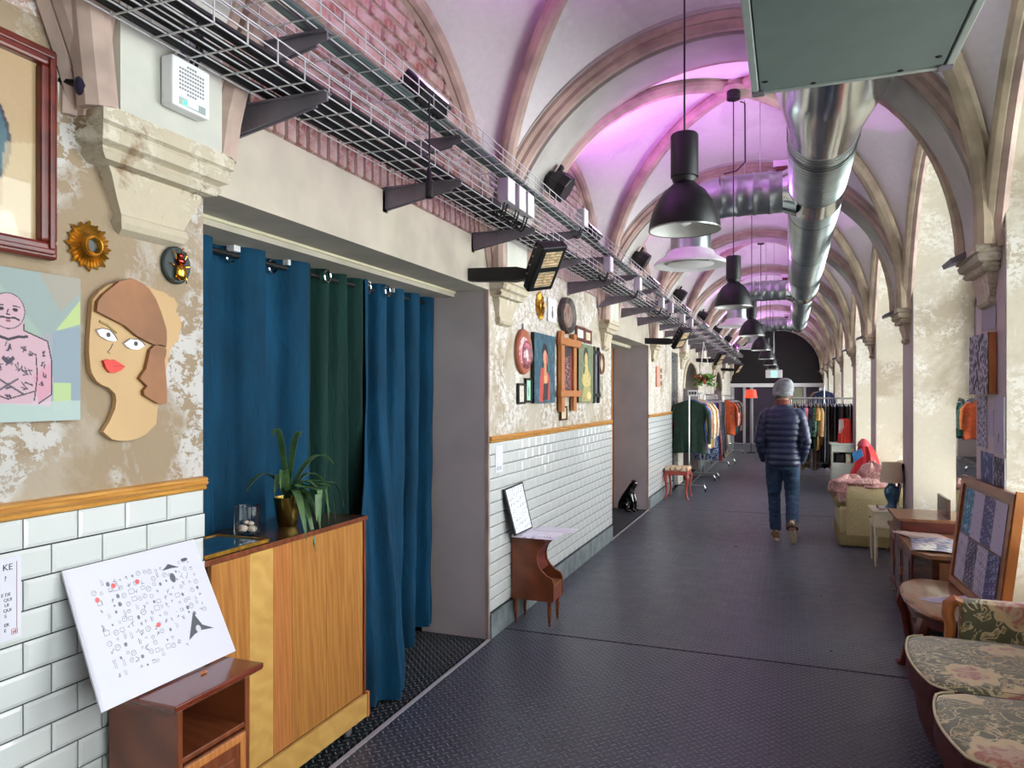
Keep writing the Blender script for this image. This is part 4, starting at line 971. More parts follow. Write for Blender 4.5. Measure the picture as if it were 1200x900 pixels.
def curtain(label, y0, y1, m, waves, amp, eyelets, flare=0, seed=0, xo=0.0, ph=0.0):
    t = thing('curtain', label, 'curtain', (CX, (y0+y1)/2, 0), 'eyelet curtains in the near doorway')
    r = random.Random(seed); ph2 = r.random()*6
    def fn(u, v):
        z = 2.235*(1-v)+.012; y = y0+(y1-y0)*u
        f = sin(2*PI*waves*u+ph); f = math.copysign(abs(f)**.7, f)
        a = amp*(1-.25*v)
        x = CX+xo+a*f+.022*v*sin(2*PI*waves*2.3*u+ph2+v*1.5)+.006*sin(9*v*PI+u*25)*v
        y += .02*v*sin(4*PI*u+ph2)+.012*sin(2*PI*waves*2*u)*.6
        if flare:
            g = max(0, v-.25)/.75; g = g*g*(3-2*g); q = math.exp(-((u-.18)/.22)**2)
            x += flare*g*(q*1.0+.15); y += -.42*g*max(0, 1-u*1.15)**1.2 - .10*g*u
            z -= 0; z += .03*g*(1-q)+(.05 if u > .75 else 0)*g
        return (x, y, z)
    MB().grid(fn, int(waves*26), 44).build('cloth', m, t, True, solid=.004)
    for y in eyelets:
        u = (y-y0)/(y1-y0); x = fn(u, .02)[0]
        a = .6
        mb = MB().tube([(x+.012, y+.027*cos(q), 2.185+.03*sin(q)) for q in [2*PI*j/16 for j in range(17)]], .005, 6)
        mb.v = [(p[0]+.008, p[1], p[2]) for p in mb.v]; mb.build('eyelet', M['silver'], t, True)
curtain('petrol blue velvet curtain at the left of the near doorway', 1.93, 2.96, BLUE, 3.2, .052, (2.5, 2.79), 0, 1, 0, .8)
curtain('dark green velvet curtain in the middle of the near doorway', 2.95, 3.52, GREEN, 3.6, .045, (3.12,), 0, 2, -.01, .3)
curtain('petrol blue velvet curtain flaring onto the floor at the right', 3.47, 4.30, BLUE, 4.1, .045, (3.53, 3.68, 3.95, 4.2), .30, 3, 0, 1.2)

# ================================================================ NEAR LEFT FURNITURE
# veneered cabinet on castors (back panel towards the hall)
t = thing('rolling_cabinet', 'honey-coloured veneered cabinet on castors in front of the blue curtain', 'cabinet', (-2.05, 2.45, 0))
xa, xb, ya, yb, zt = -2.225, -1.872, 1.955, 2.95, 1.013
MB().bbox(xa, xb-.004, ya+.01, yb-.004, .16, zt-.022, .003).build('carcass', M['darkwood'], t)
MB().bbox(xa-.01, xb+.012, ya-.03, yb+.006, zt-.02, zt, .003).build('top', M['darkwood'], t)
MB().bbox(xb+.008, xb+.014, ya-.03, yb+.006, zt-.02, zt-.001, .002).build('top_edge', M['redwood'], t)
for (a, b, m_) in ((0, .20, M['honey']), (.20, .34, M['paleply']), (.34, .46, M['orangewood']), (.46, .70, M['honey']), (.70, 1, M['honey'])):
    MB().box(xb-.006, xb+.002, ya+.02+a*.955, ya+.02+b*.955-.0015, .18, zt-.024).build('veneer_panel', m_, t)
MB().bbox(xb-.012, xb+.012, ya+.0, yb+.01, .065, .172, .003).build('base_plank', M['paleply'], t)
MB().bbox(xb-.03, xb+.004, yb-.012, yb+.006, .16, zt-.02, .002).build('side_edge', M['redwood'], t)
MB().bbox(xb-.04, xb+.015, yb+.0, yb+.022, .06, .18, .004).build('end_block', M['orangewood'], t)
for y in (2.05, 2.86):
    for x in (-2.18, -1.91):
        MB().lathe([(.0, -.012), (.022, -.012), (.026, -.006), (.026, .006), (.022, .012), (0, .012)], (x, y, .026), 16, 'X').build('castor_wheel', M['bracket'], t, 40)
        MB().box(x-.018, x+.018, y-.014, y+.014, .045, .075).build('castor_fork', M['steel'], t)
# framed blue picture lying on the cabinet
t = thing('blue_tray_picture', 'blue picture in a slim gold frame lying flat on the cabinet', 'picture', (-2.0, 2.06, zt))
for (a, b, c, e) in ((-2.13, -1.865, 1.93, 1.945), (-2.13, -1.865, 2.26, 2.275), (-2.13, -2.115, 1.93, 2.275), (-1.88, -1.865, 1.93, 2.275)):
    MB().bbox(a, b, c, e, zt+.001, zt+.016, .003).build('frame_bar', M['gold'], t)
Canvas(50, 50, '1f5a78', .15).blobs('3c8ca8', .62, 4, 8, .6).blobs('143c58', .65, 3, 9, .6).build('picture', lambda u, v: (-2.115+.235*u, 1.945+.315*v, zt+.011), t, M['printgloss'])
# glass jar with a shell
t = thing('glass_jar', 'clear glass jar with pale pebbles on the honey-coloured cabinet', 'jar', (-2.05, 2.36, zt))
MB().lathe([(0, zt+.002), (.048, zt+.002), (.052, zt+.01), (.052, zt+.115), (.050, zt+.12), (.048, zt+.115), (.048, zt+.012), (0, zt+.01)], (-2.05, 2.36, 0), 28).build('jar', M['jarglass'], t, True)
for i, (dx, dy, dz, r_) in enumerate(((-.015, -.012, .028, .026), (.018, .008, .026, .022), (0, .02, .045, .016), (-.005, -.005, .055, .014))):
    MB().ell((-2.05+dx, 2.36+dy, zt+dz), (r_, r_*.8, r_*.6), 12, 8).build('pebble', plain('pale_pebble', 'd8c0ac', .6, 0, .1), t, True)
# spider-leaf plant in a brass pot
px_, py_ = -2.04, 2.60
t = thing('potted_plant', 'strap-leaved green plant in a brass pot on the cabinet', 'plant', (px_, py_, zt))
MB().lathe([(0, zt+.001), (.038, zt+.001), (.042, zt+.008), (.056, zt+.10), (.059, zt+.125), (.055, zt+.125), (.052, zt+.105), (0, zt+.10)], (px_, py_, 0), 28).build('pot', plain('brass', 'b39a52', .25, 1, .1), t, True)
MB().lathe([(0, zt+.106), (.052, zt+.104)], (px_, py_, 0), 16, caps=False).build('soil', plain('soil', '2a211a', .9), t)
LFS = [(.19, -.12, .12, -.14, 0), (.185, -.05, .13, -.20, 0), (.19, -.02, .12, -.12, 0), (.185, .05, .15, -.05, 0), (.1, -.17, .20, .06, -.05), (-.0, .10, .30, .27, .0), (.0, -.10, .33, .28, 0), (.03, .30, .22, .13, .02), (.05, .22, .16, .02, -.05), (.13, -.02, .15, -.12, -.22), (.15, .05, .14, -.10, -.20), (.12, .10, .16, -.10, -.18), (.06, -.16, .18, .04, -.08), (.12, .16, .14, -.04, -.14), (.14, -.04, .1, -.08, -.14), (-.05, -.2, .17, .06, .0)]
for i, (ex, ey, mz, ez, dr) in enumerate(LFS):
    n = 14; vs = []
    for j in range(n+1):
        s_ = j/n; x = px_+ex*s_; y = py_+ey*s_; h = zt+.11+ (2*s_*(1-s_))*mz*1.25 + s_*s_*ez
        if dr < -.1 and s_ > .5: x = px_+.17+.01*s_ if ex > .1 else x
        wd = .0165*max(0, math.sin(PI*min(1, (s_*.9+.1))))**.6*(1 if s_ < .97 else .2); L = math.hypot(ex, ey)+1e-6
        ox, oy = -ey/L*wd, ex/L*wd
        vs += [(x-ox, y-oy, h+.003), (x, y, h-.002), (x+ox, y+oy, h+.003)]
    MB().add(vs, [(j*3+q, j*3+q+1, j*3+q+4, j*3+q+3) for j in range(n) for q in (0, 1)]).build('leaf', M['leaf'], t, True, solid=.0012)
# bedside table
t = thing('bedside_table', 'red-brown bedside table with an open shelf and carved door', 'bedside table', (-1.64, 1.62, 0))
xa, xb, ya, yb, zt2 = -1.775, -1.525, 1.49, 1.765, .765
MB().bbox(xa-.01, xb+.028, ya-.034, yb+.032, zt2-.016, zt2, .004).build('top', M['mahogtop'] if 'mahogtop' in M else woodmat('polished_red_top', '5c2418', '7c3826', .15, (4, 1, 1), coat=.6), t)
MB().prism([(xb+.027, zt2-.003), (xb+.024, zt2-.020), (xb+.012, zt2-.026), (xb, zt2-.034), (xa, zt2-.034), (xa, zt2-.016)], ya-.028, yb+.028, 'Y').build('top_moulding', M['redwood'], t)
for y in (ya, yb-.018): MB().bbox(xa, xb, y, y+.018, .02, zt2-.034, .002).build('side_panel', M['redwood'], t)
MB().box(xa, xa+.01, ya+.018, yb-.018, .02, zt2-.034).build('back_panel', M['darkwood'], t)
MB().bbox(xa+.01, xb-.002, ya+.018, yb-.018, .585, .600, .002).build('shelf', M['redwood'], t)
MB().bbox(xa+.01, xb-.002, ya+.018, yb-.018, .05, .065, .002).build('bottom_board', M['redwood'], t)
dr = MB().bbox(xb-.014, xb+.002, ya+.020, yb-.020, .07, .578, .003).build('door', M['redwood'], t)
for (a, b, c, e) in ((ya+.022, yb-.022, .552, .576), (ya+.022, yb-.022, .072, .096), (ya+.022, ya+.046, .096, .552), (yb-.046, yb-.022, .096, .552)):
    MB().bbox(xb, xb+.008, a, b, c, e, .003).build('door_frame', M['orangewood'], dr)
MB().bbox(xb+.0, xb+.007, ya+.066, yb-.066, .13, .515, .003).build('raised_panel', M['redwood'], dr)
MB().tube([(xb+.009, (ya+yb)/2+.04*cos(PI*j/12), .44+.035*sin(PI*j/12)) for j in range(13)], .005, 6).build('carved_arc', M['redwood'], dr, True)
# exhibition board standing on it
t = thing('flash_sheet_board', 'white board of small ink drawings under glossy film leaning on the tiles', 'drawing board', (-1.65, 1.59, zt2))
P0 = Vector((-1.642, 1.353, zt2+.003)); P1 = Vector((-1.642, 1.832, zt2+.003)); P2 = Vector((-1.802, 1.367, 1.112)); P3 = Vector((-1.802, 1.822, 1.112))
def bl(u, v, o=0.0):
    p = P0.lerp(P1, u).lerp(P2.lerp(P3, u), v); return p+Vector((.9, 0, .42))*o
MB().add([bl(0, 0), bl(1, 0), bl(1, 1), bl(0, 1), bl(0, 0, .006), bl(1, 0, .006), bl(1, 1, .006), bl(0, 1, .006)], [(0, 1, 2, 3), (4, 5, 6, 7), (0, 1, 5, 4), (1, 2, 6, 5), (2, 3, 7, 6), (3, 0, 4, 7)]).build('backing_board', M['paper'], t)
cv = Canvas(360, 290, 'd0d0dc', 0); r = random.Random(11); INKC = '6e717c'
for i in range(17):
    for j in range(12):
        cx = .15+.74*i/16+r.uniform(-.012, .012); cy = .18+.66*j/11+r.uniform(-.015, .015)
        if (cx > .66 and cy < .40) or r.random() < .12: continue
        k = r.random(); s_ = r.uniform(.008, .019)
        if k < .3: cv.ell(cx, cy, s_, s_*1.2, INKC, 1, .35); cv.line([(cx-s_*.4, cy), (cx+s_*.4, cy+s_*.3)], .0016, INKC)
        elif k < .55:
            pts = [(cx+r.uniform(-s_, s_), cy+r.uniform(-s_, s_)*1.4) for _ in range(5)]; cv.line(pts, .0018, INKC)
        elif k < .7: cv.line([(cx, cy-s_*1.6), (cx, cy+s_*1.6)], .0016, INKC); cv.line([(cx+.01, cy-s_*1.6), (cx+.012, cy+s_)], .0016, INKC)
        elif k < .85: cv.ell(cx, cy, s_*.7, s_, '565a64', .9)
        else: cv.line([(cx-s_, cy-s_), (cx+s_, cy-s_), (cx+s_, cy+s_), (cx-s_, cy+s_), (cx-s_, cy-s_)], .0016, INKC)
cv.poly([(.68, .22), (.78, .42), (.82, .30), (.90, .24), (.80, .26), (.74, .25)], '4a4e56').ell(.78, .28, .02, .03, 'c8c8d0').poly([(.66, .82), (.72, .86), (.80, .81), (.72, .82)], '4a4e56').ell(.72, .74, .022, .04, '565a64').ell(.86, .86, .03, .015, '4a4e56')
for cx, cy in ((.15, .74), (.28, .81), (.45, .79), (.50, .42)): cv.ell(cx, cy, .016, .019, 'd8605c')
cv.build('drawing_sheet', lambda u, v: bl(.01+.98*u, .01+.98*v, .0075), t, M['printgloss'])
tag(MB().ell((-1.60, 1.66, zt2+.004), (.004, .014, .004), 8, 5).build('wood_shaving', M['orangewood']), 'tiny wood shaving lying on the bedside table top', 'shaving')
# writing cabinet by the tiles with sheets and a frame
t = thing('curved_side_cabinet', 'small reddish wooden cabinet with cut-away curved front on turned legs', 'cabinet', (-1.66, 4.82, 0))
side = [(-1.80, .17), (-1.80, .60), (-1.56, .60), (-1.55, .57), (-1.60, .52), (-1.615, .47), (-1.61, .42), (-1.585, .38), (-1.545, .345), (-1.51, .33), (-1.495, .30), (-1.495, .19), (-1.50, .17)]
for y in (4.70, 4.905): MB().prism(side, y, y+.018, 'Y').build('side_panel', M['redwood'], t, 30)
MB().bbox(-1.80, -1.79, 4.718, 4.905, .17, .60, .002).build('back_panel', M['darkwood'], t)
MB().bbox(-1.80, -1.555, 4.69, 4.935, .60, .613, .003).build('top', M['redwood'], t)
MB().bbox(-1.79, -1.50, 4.718, 4.905, .17, .19, .002).build('base_board', M['redwood'], t)
MB().bbox(-1.60, -1.50, 4.718, 4.905, .27, .285, .002).build('ledge', M['midwood'], t)
MB().bbox(-1.512, -1.498, 4.718, 4.905, .18, .27, .003).build('drawer_front', M['redwood'], t)
MB().prism([(-1.79, .56), (-1.56, .585), (-1.60, .52), (-1.625, .47), (-1.62, .42), (-1.60, .385), (-1.60, .37), (-1.64, .40), (-1.65, .5), (-1.79, .54)], 4.718, 4.905, 'Y').build('curved_inner_front', M['mahog'], t, 30)
for x in (-1.775, -1.53):
    for y in (4.72, 4.905):
        MB().lathe([(.0, 0), (.007, .0), (.008, .02), (.010, .025), (.016, .12), (.012, .13), (.015, .14), (.015, .17)], (x, y, 0), 12).build('leg', M['redwood'], t, 40)
t = thing('paper_sheets', 'white printed sheets laid over the small curved cabinet', 'paper', (-1.66, 4.82, .613))
def shp(u, v): x = -1.79+.33*u; return (x, 4.66+.30*v, .619-.20*max(0, .08-v))
cv = Canvas(50, 50, 'dcd8e4', .02); cv.blobs('7a7688', .80, 8, 31, .8)
cv.build('sheet', shp, t); MB().box(-1.70, -1.40, 4.86, 5.02, .620, .6215).build('sheet', M['paper'], t)
t = thing('leaning_drawing', 'black-edged frame of ink drawings leaning above the curved cabinet', 'picture', (-1.8, 4.75, .62))
A0, A1 = (-1.745, 4.60, .624), (-1.735, 4.93, .624); B0, B1 = (-1.80, 4.53, .945), (-1.80, 4.90, .955)
def q4(u, v, o=0): a = Vector(A0).lerp(Vector(A1), u); b = Vector(B0).lerp(Vector(B1), u); return a.lerp(b, v)+Vector((o, 0, o*.15))
MB().add([q4(0, 0), q4(1, 0), q4(1, 1), q4(0, 1), q4(0, 0, .01), q4(1, 0, .01), q4(1, 1, .01), q4(0, 1, .01)], [(0, 1, 2, 3), (4, 5, 6, 7), (0, 1, 5, 4), (1, 2, 6, 5), (2, 3, 7, 6), (3, 0, 4, 7)]).build('frame', M['black'], t)
Canvas(50, 80, 'dfe3ec', .02).blobs('5c6478', .66, 9, 33, .75).build('drawing', lambda u, v: q4(.06+.88*u, .03+.94*v, .0115), t)
# black seated big-cat figure in the second doorway
t = thing('panther_statue', 'glossy black seated panther statue in the second doorway', 'statue', (-2.05, 9.80, 0), None)
bk = plain('black_glaze', '08080a', .12, 0, 0, Coat_Weight=1.0)
mbs = bmesh.new()
def skinbody(name, verts, edges, m, parent, sub=2, root=0, rot=None, loc=(0, 0, 0)):
    me = bpy.data.meshes.new(name); off = Vector(OFF.get(parent.name, (0, 0, 0)))
    me.from_pydata([tuple(v[:3]) for v in verts], edges, []); o = bpy.data.objects.new(name, me); COL.objects.link(o)
    md = o.modifiers.new('skin', 'SKIN'); md.use_smooth_shade = True
    for i, sv in enumerate(me.skin_vertices[0].data if me.skin_vertices else []): pass
    if not me.skin_vertices:
        bm = bmesh.new(); bm.from_mesh(me); bm.verts.layers.skin.verify(); bm.to_mesh(me); bm.free()
    for i, sv in enumerate(me.skin_vertices[0].data):
        r_ = verts[i][3]; sv.radius = (r_, r_) if not isinstance(r_, tuple) else r_; sv.use_root = (i == root)
    sd = o.modifiers.new('sub', 'SUBSURF'); sd.levels = sub; sd.render_levels = sub
    dg = bpy.context.evaluated_depsgraph_get(); me2 = bpy.data.meshes.new_from_object(o.evaluated_get(dg)); bpy.data.objects.remove(o)
    me2.transform(Matrix.Translation(-off) @ Matrix.Translation(loc) @ (rot or Matrix())); me2.materials.clear(); me2.materials.append(m)
    for p in me2.polygons: p.use_smooth = True
    o = bpy.data.objects.new(name, me2); COL.objects.link(o); o.parent = parent; OFF[o.name] = tuple(off); return o
# local: x forward (faces +x), z up
V = [(-.09, 0, .08, .085), (-.06, 0, .17, .085), (-.01, 0, .26, .075), (.03, 0, .33, .05), (.07, 0, .385, .045), (.12, 0, .375, .028),   # 0-5 spine, head, muzzle
     (.03, .045, .24, .035), (.07, .045, .13, .024), (.075, .045, .03, .022), (.12, .045, .015, .018),
     (.03, -.045, .24, .035), (.07, -.045, .13, .024), (.075, -.045, .03, .022), (.12, -.045, .015, .018),
     (-.08, .06, .09, .06), (.0, .08, .11, .035), (-.02, .08, .03, .022), (.06, .08, .015, .018),
     (-.08, -.06, .09, .06), (.0, -.08, .11, .035), (-.02, -.08, .03, .022), (.06, -.08, .015, .018),
     (-.16, .02, .03, .02), (-.14, .1, .015, .015), (-.05, .14, .015, .012),
     (.05, .03, .43, .012), (.05, -.03, .43, .012)]
E_ = [(0, 1), (1, 2), (2, 3), (3, 4), (4, 5), (2, 6), (6, 7), (7, 8), (8, 9), (2, 10), (10, 11), (11, 12), (12, 13), (0, 14), (14, 15), (15, 16), (16, 17), (0, 18), (18, 19), (19, 20), (20, 21), (0, 22), (22, 23), (23, 24), (4, 25), (4, 26)]
skinbody('body', V, E_, bk, t, 2, 0, Matrix.Rotation(-.25, 4, 'Z'), (-2.03, 9.78, 0))
for s_ in (-1, 1): MB().ell((-1.93, 9.72+s_*.025, .395), (.006, .006, .006), 8, 5).build('eye', plain('eye_glass', 'd8c890', .2), t)
# red painted stool with a patterned seat
t = thing('red_stool', 'red painted stool with cabriole legs and cream patterned seat', 'stool', (-1.62, 11.4, 0))
sx0, sx1, sy0, sy1 = -1.775, -1.44, 11.2, 11.65
def cabriole(cx, cy, dx, dy, h, r, m, t):
    pts = [(cx+dx*.25*r*4, cy+dy*.25*r*4, 0.0), (cx+dx*r*.6, cy+dy*r*.6, .03), (cx-dx*.2*r, cy-dy*.2*r, h*.35), (cx+dx*r*.4, cy+dy*r*.4, h*.7), (cx+dx*r*.9, cy+dy*r*.9, h*.86), (cx+dx*.3*r, cy+dy*.3*r, h)]
    P = []
    for i in range(len(pts)-1):
        for q in range(3): P.append(tuple(Vector(pts[i]).lerp(Vector(pts[i+1]), q/3)))
    P.append(pts[-1]); n = len(P)-1
    R = [r*(1.0 if i < 2 else .55+.75*(i/n)**1.5) for i in range(n+1)]
    MB().tube(P, R, 8).build('leg', m, t, True)
for x, dx in ((sx0+.02, -1), (sx1-.02, 1)):
    for y, dy in ((sy0+.02, -1), (sy1-.02, 1)): cabriole(x, y, dx, dy, .36, .022, M['seatred'], t)
MB().bbox(sx0, sx1, sy0, sy1, .36, .42, .006).build('apron', M['seatred'], t)
def patterned(name, a, b, sc, th=.08):
    t_ = NT(name); v = t_.n('ShaderNodeTexVoronoi', feature='DISTANCE_TO_EDGE'); v.inputs['Scale'].default_value = sc; t_.l(t_.co(), v.inputs[0])
    t_.set(t_.ramp(v.outputs['Distance'], [(th, b), (th+.05, a)]), .8); return t_.m
MB().bbox(sx0-.01, sx1+.01, sy0-.01, sy1+.01, .42, .475, .02).build('seat', patterned('trellis_fabric', 'd8cdb0', 'a8764c', 12), t, True)
# hanging flower basket from the trays
t = thing('hanging_basket', 'hanging basket of red flowers and green leaves below the cable trays', 'plant', (-1.50, 14.0, 1.80))
MB().lathe([(0, 1.80), (.08, 1.81), (.13, 1.88), (.14, 1.92), (.12, 1.92)], (-1.5, 14, 0), 16).build('basket', M['darkwood'], t, True)
for a in (0, 2.1, 4.2): MB().tube([(-1.5+.13*cos(a), 14+.13*sin(a), 1.92), (-1.5, 14, 2.58)], .005, 5).build('cord', M['white'], t)
r = random.Random(5)
mb = MB(); mf = MB()
for i in range(150):
    a, b_ = r.random()*6.3, r.random(); rad = .06+.16*r.random(); c = Vector((-1.48+rad*cos(a), 14+rad*sin(a), 1.80+.2*r.random()-rad*.3)); s_ = .02+.03*r.random()
    d1 = Vector((r.uniform(-1, 1), r.uniform(-1, 1), r.uniform(-.6, .6))).normalized()*s_*1.8; d2 = Vector((r.uniform(-1, 1), r.uniform(-1, 1), r.uniform(-1, 1))).normalized()*s_*.7
    (mf if i % 4 == 0 and c.x < -1.45 else mb).add([c-d1, c-d2, c+d1, c+d2+Vector((0, 0, .008))], [(0, 1, 2, 3)])
mb.build('foliage', plain('basket_leaf', '5f8a34', .6, 0, .4, 20), t, kind='stuff'); mf.build('flowers', plain('red_petal', 'b02a22', .6, 0, .2), t, kind='stuff')
# ================================================================ RIGHT SIDE: POSTERS ON THE NEAREST PIER
def psheet(x, y0, y1, z0, z1): return lambda u, v: (x, y1+(y0-y1)*u, z0+(z1-z0)*v)
XP = XR-.003
def poster(label, y0, y1, z0, z1, cv, thick=0, nm='linocut_print', wood=False):
    t = thing(nm, label, 'print', (XP, (y0+y1)/2, z0), 'prints on the near pier')
    x = XP-.004-thick
    if thick: MB().bbox(XP-thick, XP, y0, y1, z0, z1, .003).build('wooden_panel', M['orangewood'], t)
    else: MB().box(XP-.003, XP, y0, y1, z0, z1).build('paper', M['paper'], t)
    cv.build('print', psheet(x, y0, y1, z0, z1), t)
cv = Canvas(60, 70, '15151c', .05).blobs('a09ab0', .44, 5, 41, 1, .72); poster('black and lilac bold print on a thick wooden panel under the near capital', 4.42, 4.84, 1.585, 1.91, cv, .035)
poster('faint line drawing taped to the pier just below the capital', 4.43, 4.72, 1.93, 2.06, Canvas(40, 50, '8b8494', .05).blobs('4c5478', .74, 8, 42, .8), nm='drawing')
poster('narrow black and white print below the thick panel', 4.62, 4.82, 1.29, 1.57, Canvas(34, 60, '14141a').blobs('a6a2b6', .42, 5, 43, 1, .7))
poster('tall pale sheet with one small dark figure at the pier edge', 4.27, 4.46, 1.28, 1.57, Canvas(34, 70, 'a59fb2', .04).line([(.45, .22), (.5, .34)], .04, '26222c').blobs('7c7690', .8, 9, 44, .6))
poster('small pale slip between two larger prints on the pier', 4.48, 4.60, 1.36, 1.5, Canvas(20, 40, 'a59fb2', .04), nm='paper_slip')
poster('blue print with a pale leaping shape on the pier', 4.48, 4.74, 1.05, 1.27, Canvas(50, 50, '3a4a78', .1).blobs('9a98b8', .62, 4, 45, 1))
poster('dark violet print with pale figures at the lower pier edge', 4.26, 4.47, 1.03, 1.26, Canvas(40, 50, '2e2a40', .1).blobs('9a96ae', .58, 5, 46, 1))
# tall wavy-topped mirror leaning on the window sill behind the sideboard
t = thing('standing_mirror', 'tall green-edged mirror with a wavy top standing on the sideboard', 'mirror', (1.12, 5.6, .66))
top = [(5.28, .66), (6.02, .66), (6.02, 1.50), (5.96, 1.56), (5.88, 1.55), (5.80, 1.51), (5.70, 1.545), (5.60, 1.56), (5.50, 1.53), (5.42, 1.56), (5.33, 1.57), (5.28, 1.52)]
MB().prism(top, 1.125, 1.145).build('backing', plain('dark_green_edge', '1d2e2a', .4), t)
cy_, cz_ = 5.65, 1.1
MB().prism([(cy_+(y-cy_)*.965, cz_+(z-cz_)*.975) for y, z in top], 1.119, 1.126).build('mirror_glass', M['mirror'], t)
# ---- cast table with cabriole legs
t = thing('oval_table', 'low polished oval table with cabriole legs beside the floral sofa', 'table', (.80, 4.5, 0))
zt = .49; OC = (.785, 4.47); RX, RY = .21, .43
def oval(rx, ry, n=40): return [(OC[0]+rx*math.copysign(abs(cos(2*PI*j/n))**.8, cos(2*PI*j/n)), OC[1]+ry*math.copysign(abs(sin(2*PI*j/n))**.85, sin(2*PI*j/n))) for j in range(n)]
TOPM = woodmat('polished_oval_top', '7a4526', 'a06a3e', .22, (2, 1, 1), coat=.35)
mb = MB(); n = 40; lay = [(RX-.02, RY-.02, zt-.03), (RX-.004, RY-.004, zt-.022), (RX, RY, zt-.012), (RX-.004, RY-.004, zt-.003), (RX-.012, RY-.012, zt)]
vs = []
for a, b, z in lay: vs += [(p[0], p[1], z) for p in oval(a, b)]
mb.add(vs, [(i*n+j, i*n+(j+1) % n, (i+1)*n+(j+1) % n, (i+1)*n+j) for i in range(4) for j in range(n)]+[tuple(range(4*n, 5*n)), tuple(range(n))[::-1]]); mb.build('tabletop', TOPM, t, 25)
MB().prism(oval(RX-.035, RY-.035), zt-.08, zt-.028, 'Z').build('apron', M['mahog'], t, 30)
for x, y, dx, dy in ((.65, 4.79, -1, .6), (.665, 4.22, -1, -.6), (.95, 4.76, .6, .6), (.95, 4.20, .6, -.6)): cabriole(x, y, dx, dy, .43, .034, M['mahog'], t)
t = thing('paper_strip', 'white paper strip lying on the low oval table', 'paper', (.8, 4.35, zt))
MB().add([(.64, 4.40, zt+.001), (.72, 4.33, zt+.001), (.99, 4.52, zt+.001), (.97, 4.60, zt+.001), (.64, 4.40, zt+.0025), (.72, 4.33, zt+.0025), (.99, 4.52, zt+.0025), (.97, 4.60, zt+.0025)], [(0, 1, 2, 3), (4, 5, 6, 7), (0, 1, 5, 4), (1, 2, 6, 5), (2, 3, 7, 6), (3, 0, 4, 7)]).build('sheet', M['paper'], t)
# ---- framed board of prints leaning against the pier
t = thing('framed_print_board', 'large wood-framed board of eight prints leaning on the pier by the sofa', 'picture', (.92, 4.45, zt))
Q0, Q1, Q2, Q3 = Vector((.885, 4.90, zt+.004)), Vector((.925, 4.01, zt+.004)), Vector((.955, 4.90, 1.115)), Vector((.995, 4.01, 1.115))
nrm = (Q1-Q0).cross(Q2-Q0).normalized(); nrm = -nrm if nrm.x > 0 else nrm
def qb(u, v, o=0): return Q0.lerp(Q1, u).lerp(Q2.lerp(Q3, u), v)+nrm*o
def qslab(u0, u1, v0, v1, a, b): return MB().add([qb(u0, v0, a), qb(u1, v0, a), qb(u1, v1, a), qb(u0, v1, a), qb(u0, v0, b), qb(u1, v0, b), qb(u1, v1, b), qb(u0, v1, b)], [(0, 1, 2, 3), (4, 5, 6, 7), (0, 1, 5, 4), (1, 2, 6, 5), (2, 3, 7, 6), (3, 0, 4, 7)])
FW = woodmat('frame_oak', '7a4424', 'a5683a', .3, (1, 1, 3)); qslab(0, 1, 0, 1, -.012, 0).build('backing_board', M['midwood'], t)
for a in ((0, 1, .93, 1), (0, 1, 0, .06), (0, .05, .06, .93), (.95, 1, .06, .93)): qslab(*a, -.018, .012).build('frame_bar', FW, t)
qslab(.992, 1.012, -.0, 1.02, -.035, .005).build('side_rail', M['orangewood'], t)
cols = [('3f7f9a', 'cfd4e0'), ('b9b5c6', '6a6880'), ('55577e', 'a6a8c6'), ('b9b5c6', '55526a'), ('a9a6ba', '5c5a76')]
for r_ in range(2):
    for c_ in range(4):
        bgc, fg = [[('2f7690', 'b8ccd8'), ('b4b0c2', '55526a'), ('4e4e78', 'a8aac8'), ('b4b0c2', '46466a')], [('b4b0c2', '6a6880'), ('3c3a52', 'b0aec4'), ('b4b0c2', '6a6880'), ('3d3d70', 'a8aac8')]][r_][c_]
        u0 = .07+c_*.205-(.0 if not r_ else .02)+.02; u1 = u0+.20; v1 = .90-.42*r_; v0 = v1-.405
        cv = Canvas(34, 60, bgc, .04).blobs(fg, .62 if c_ in (0, 2) or r_ and c_ in (1, 3) else .8, 7, 60+r_*4+c_, .9)
        cv.build('print', lambda u, v, u0=u0, u1=u1, v0=v0, v1=v1: qb(u0+(u1-u0)*u, v0+(v1-v0)*v, .0025+.0005*c_), t)
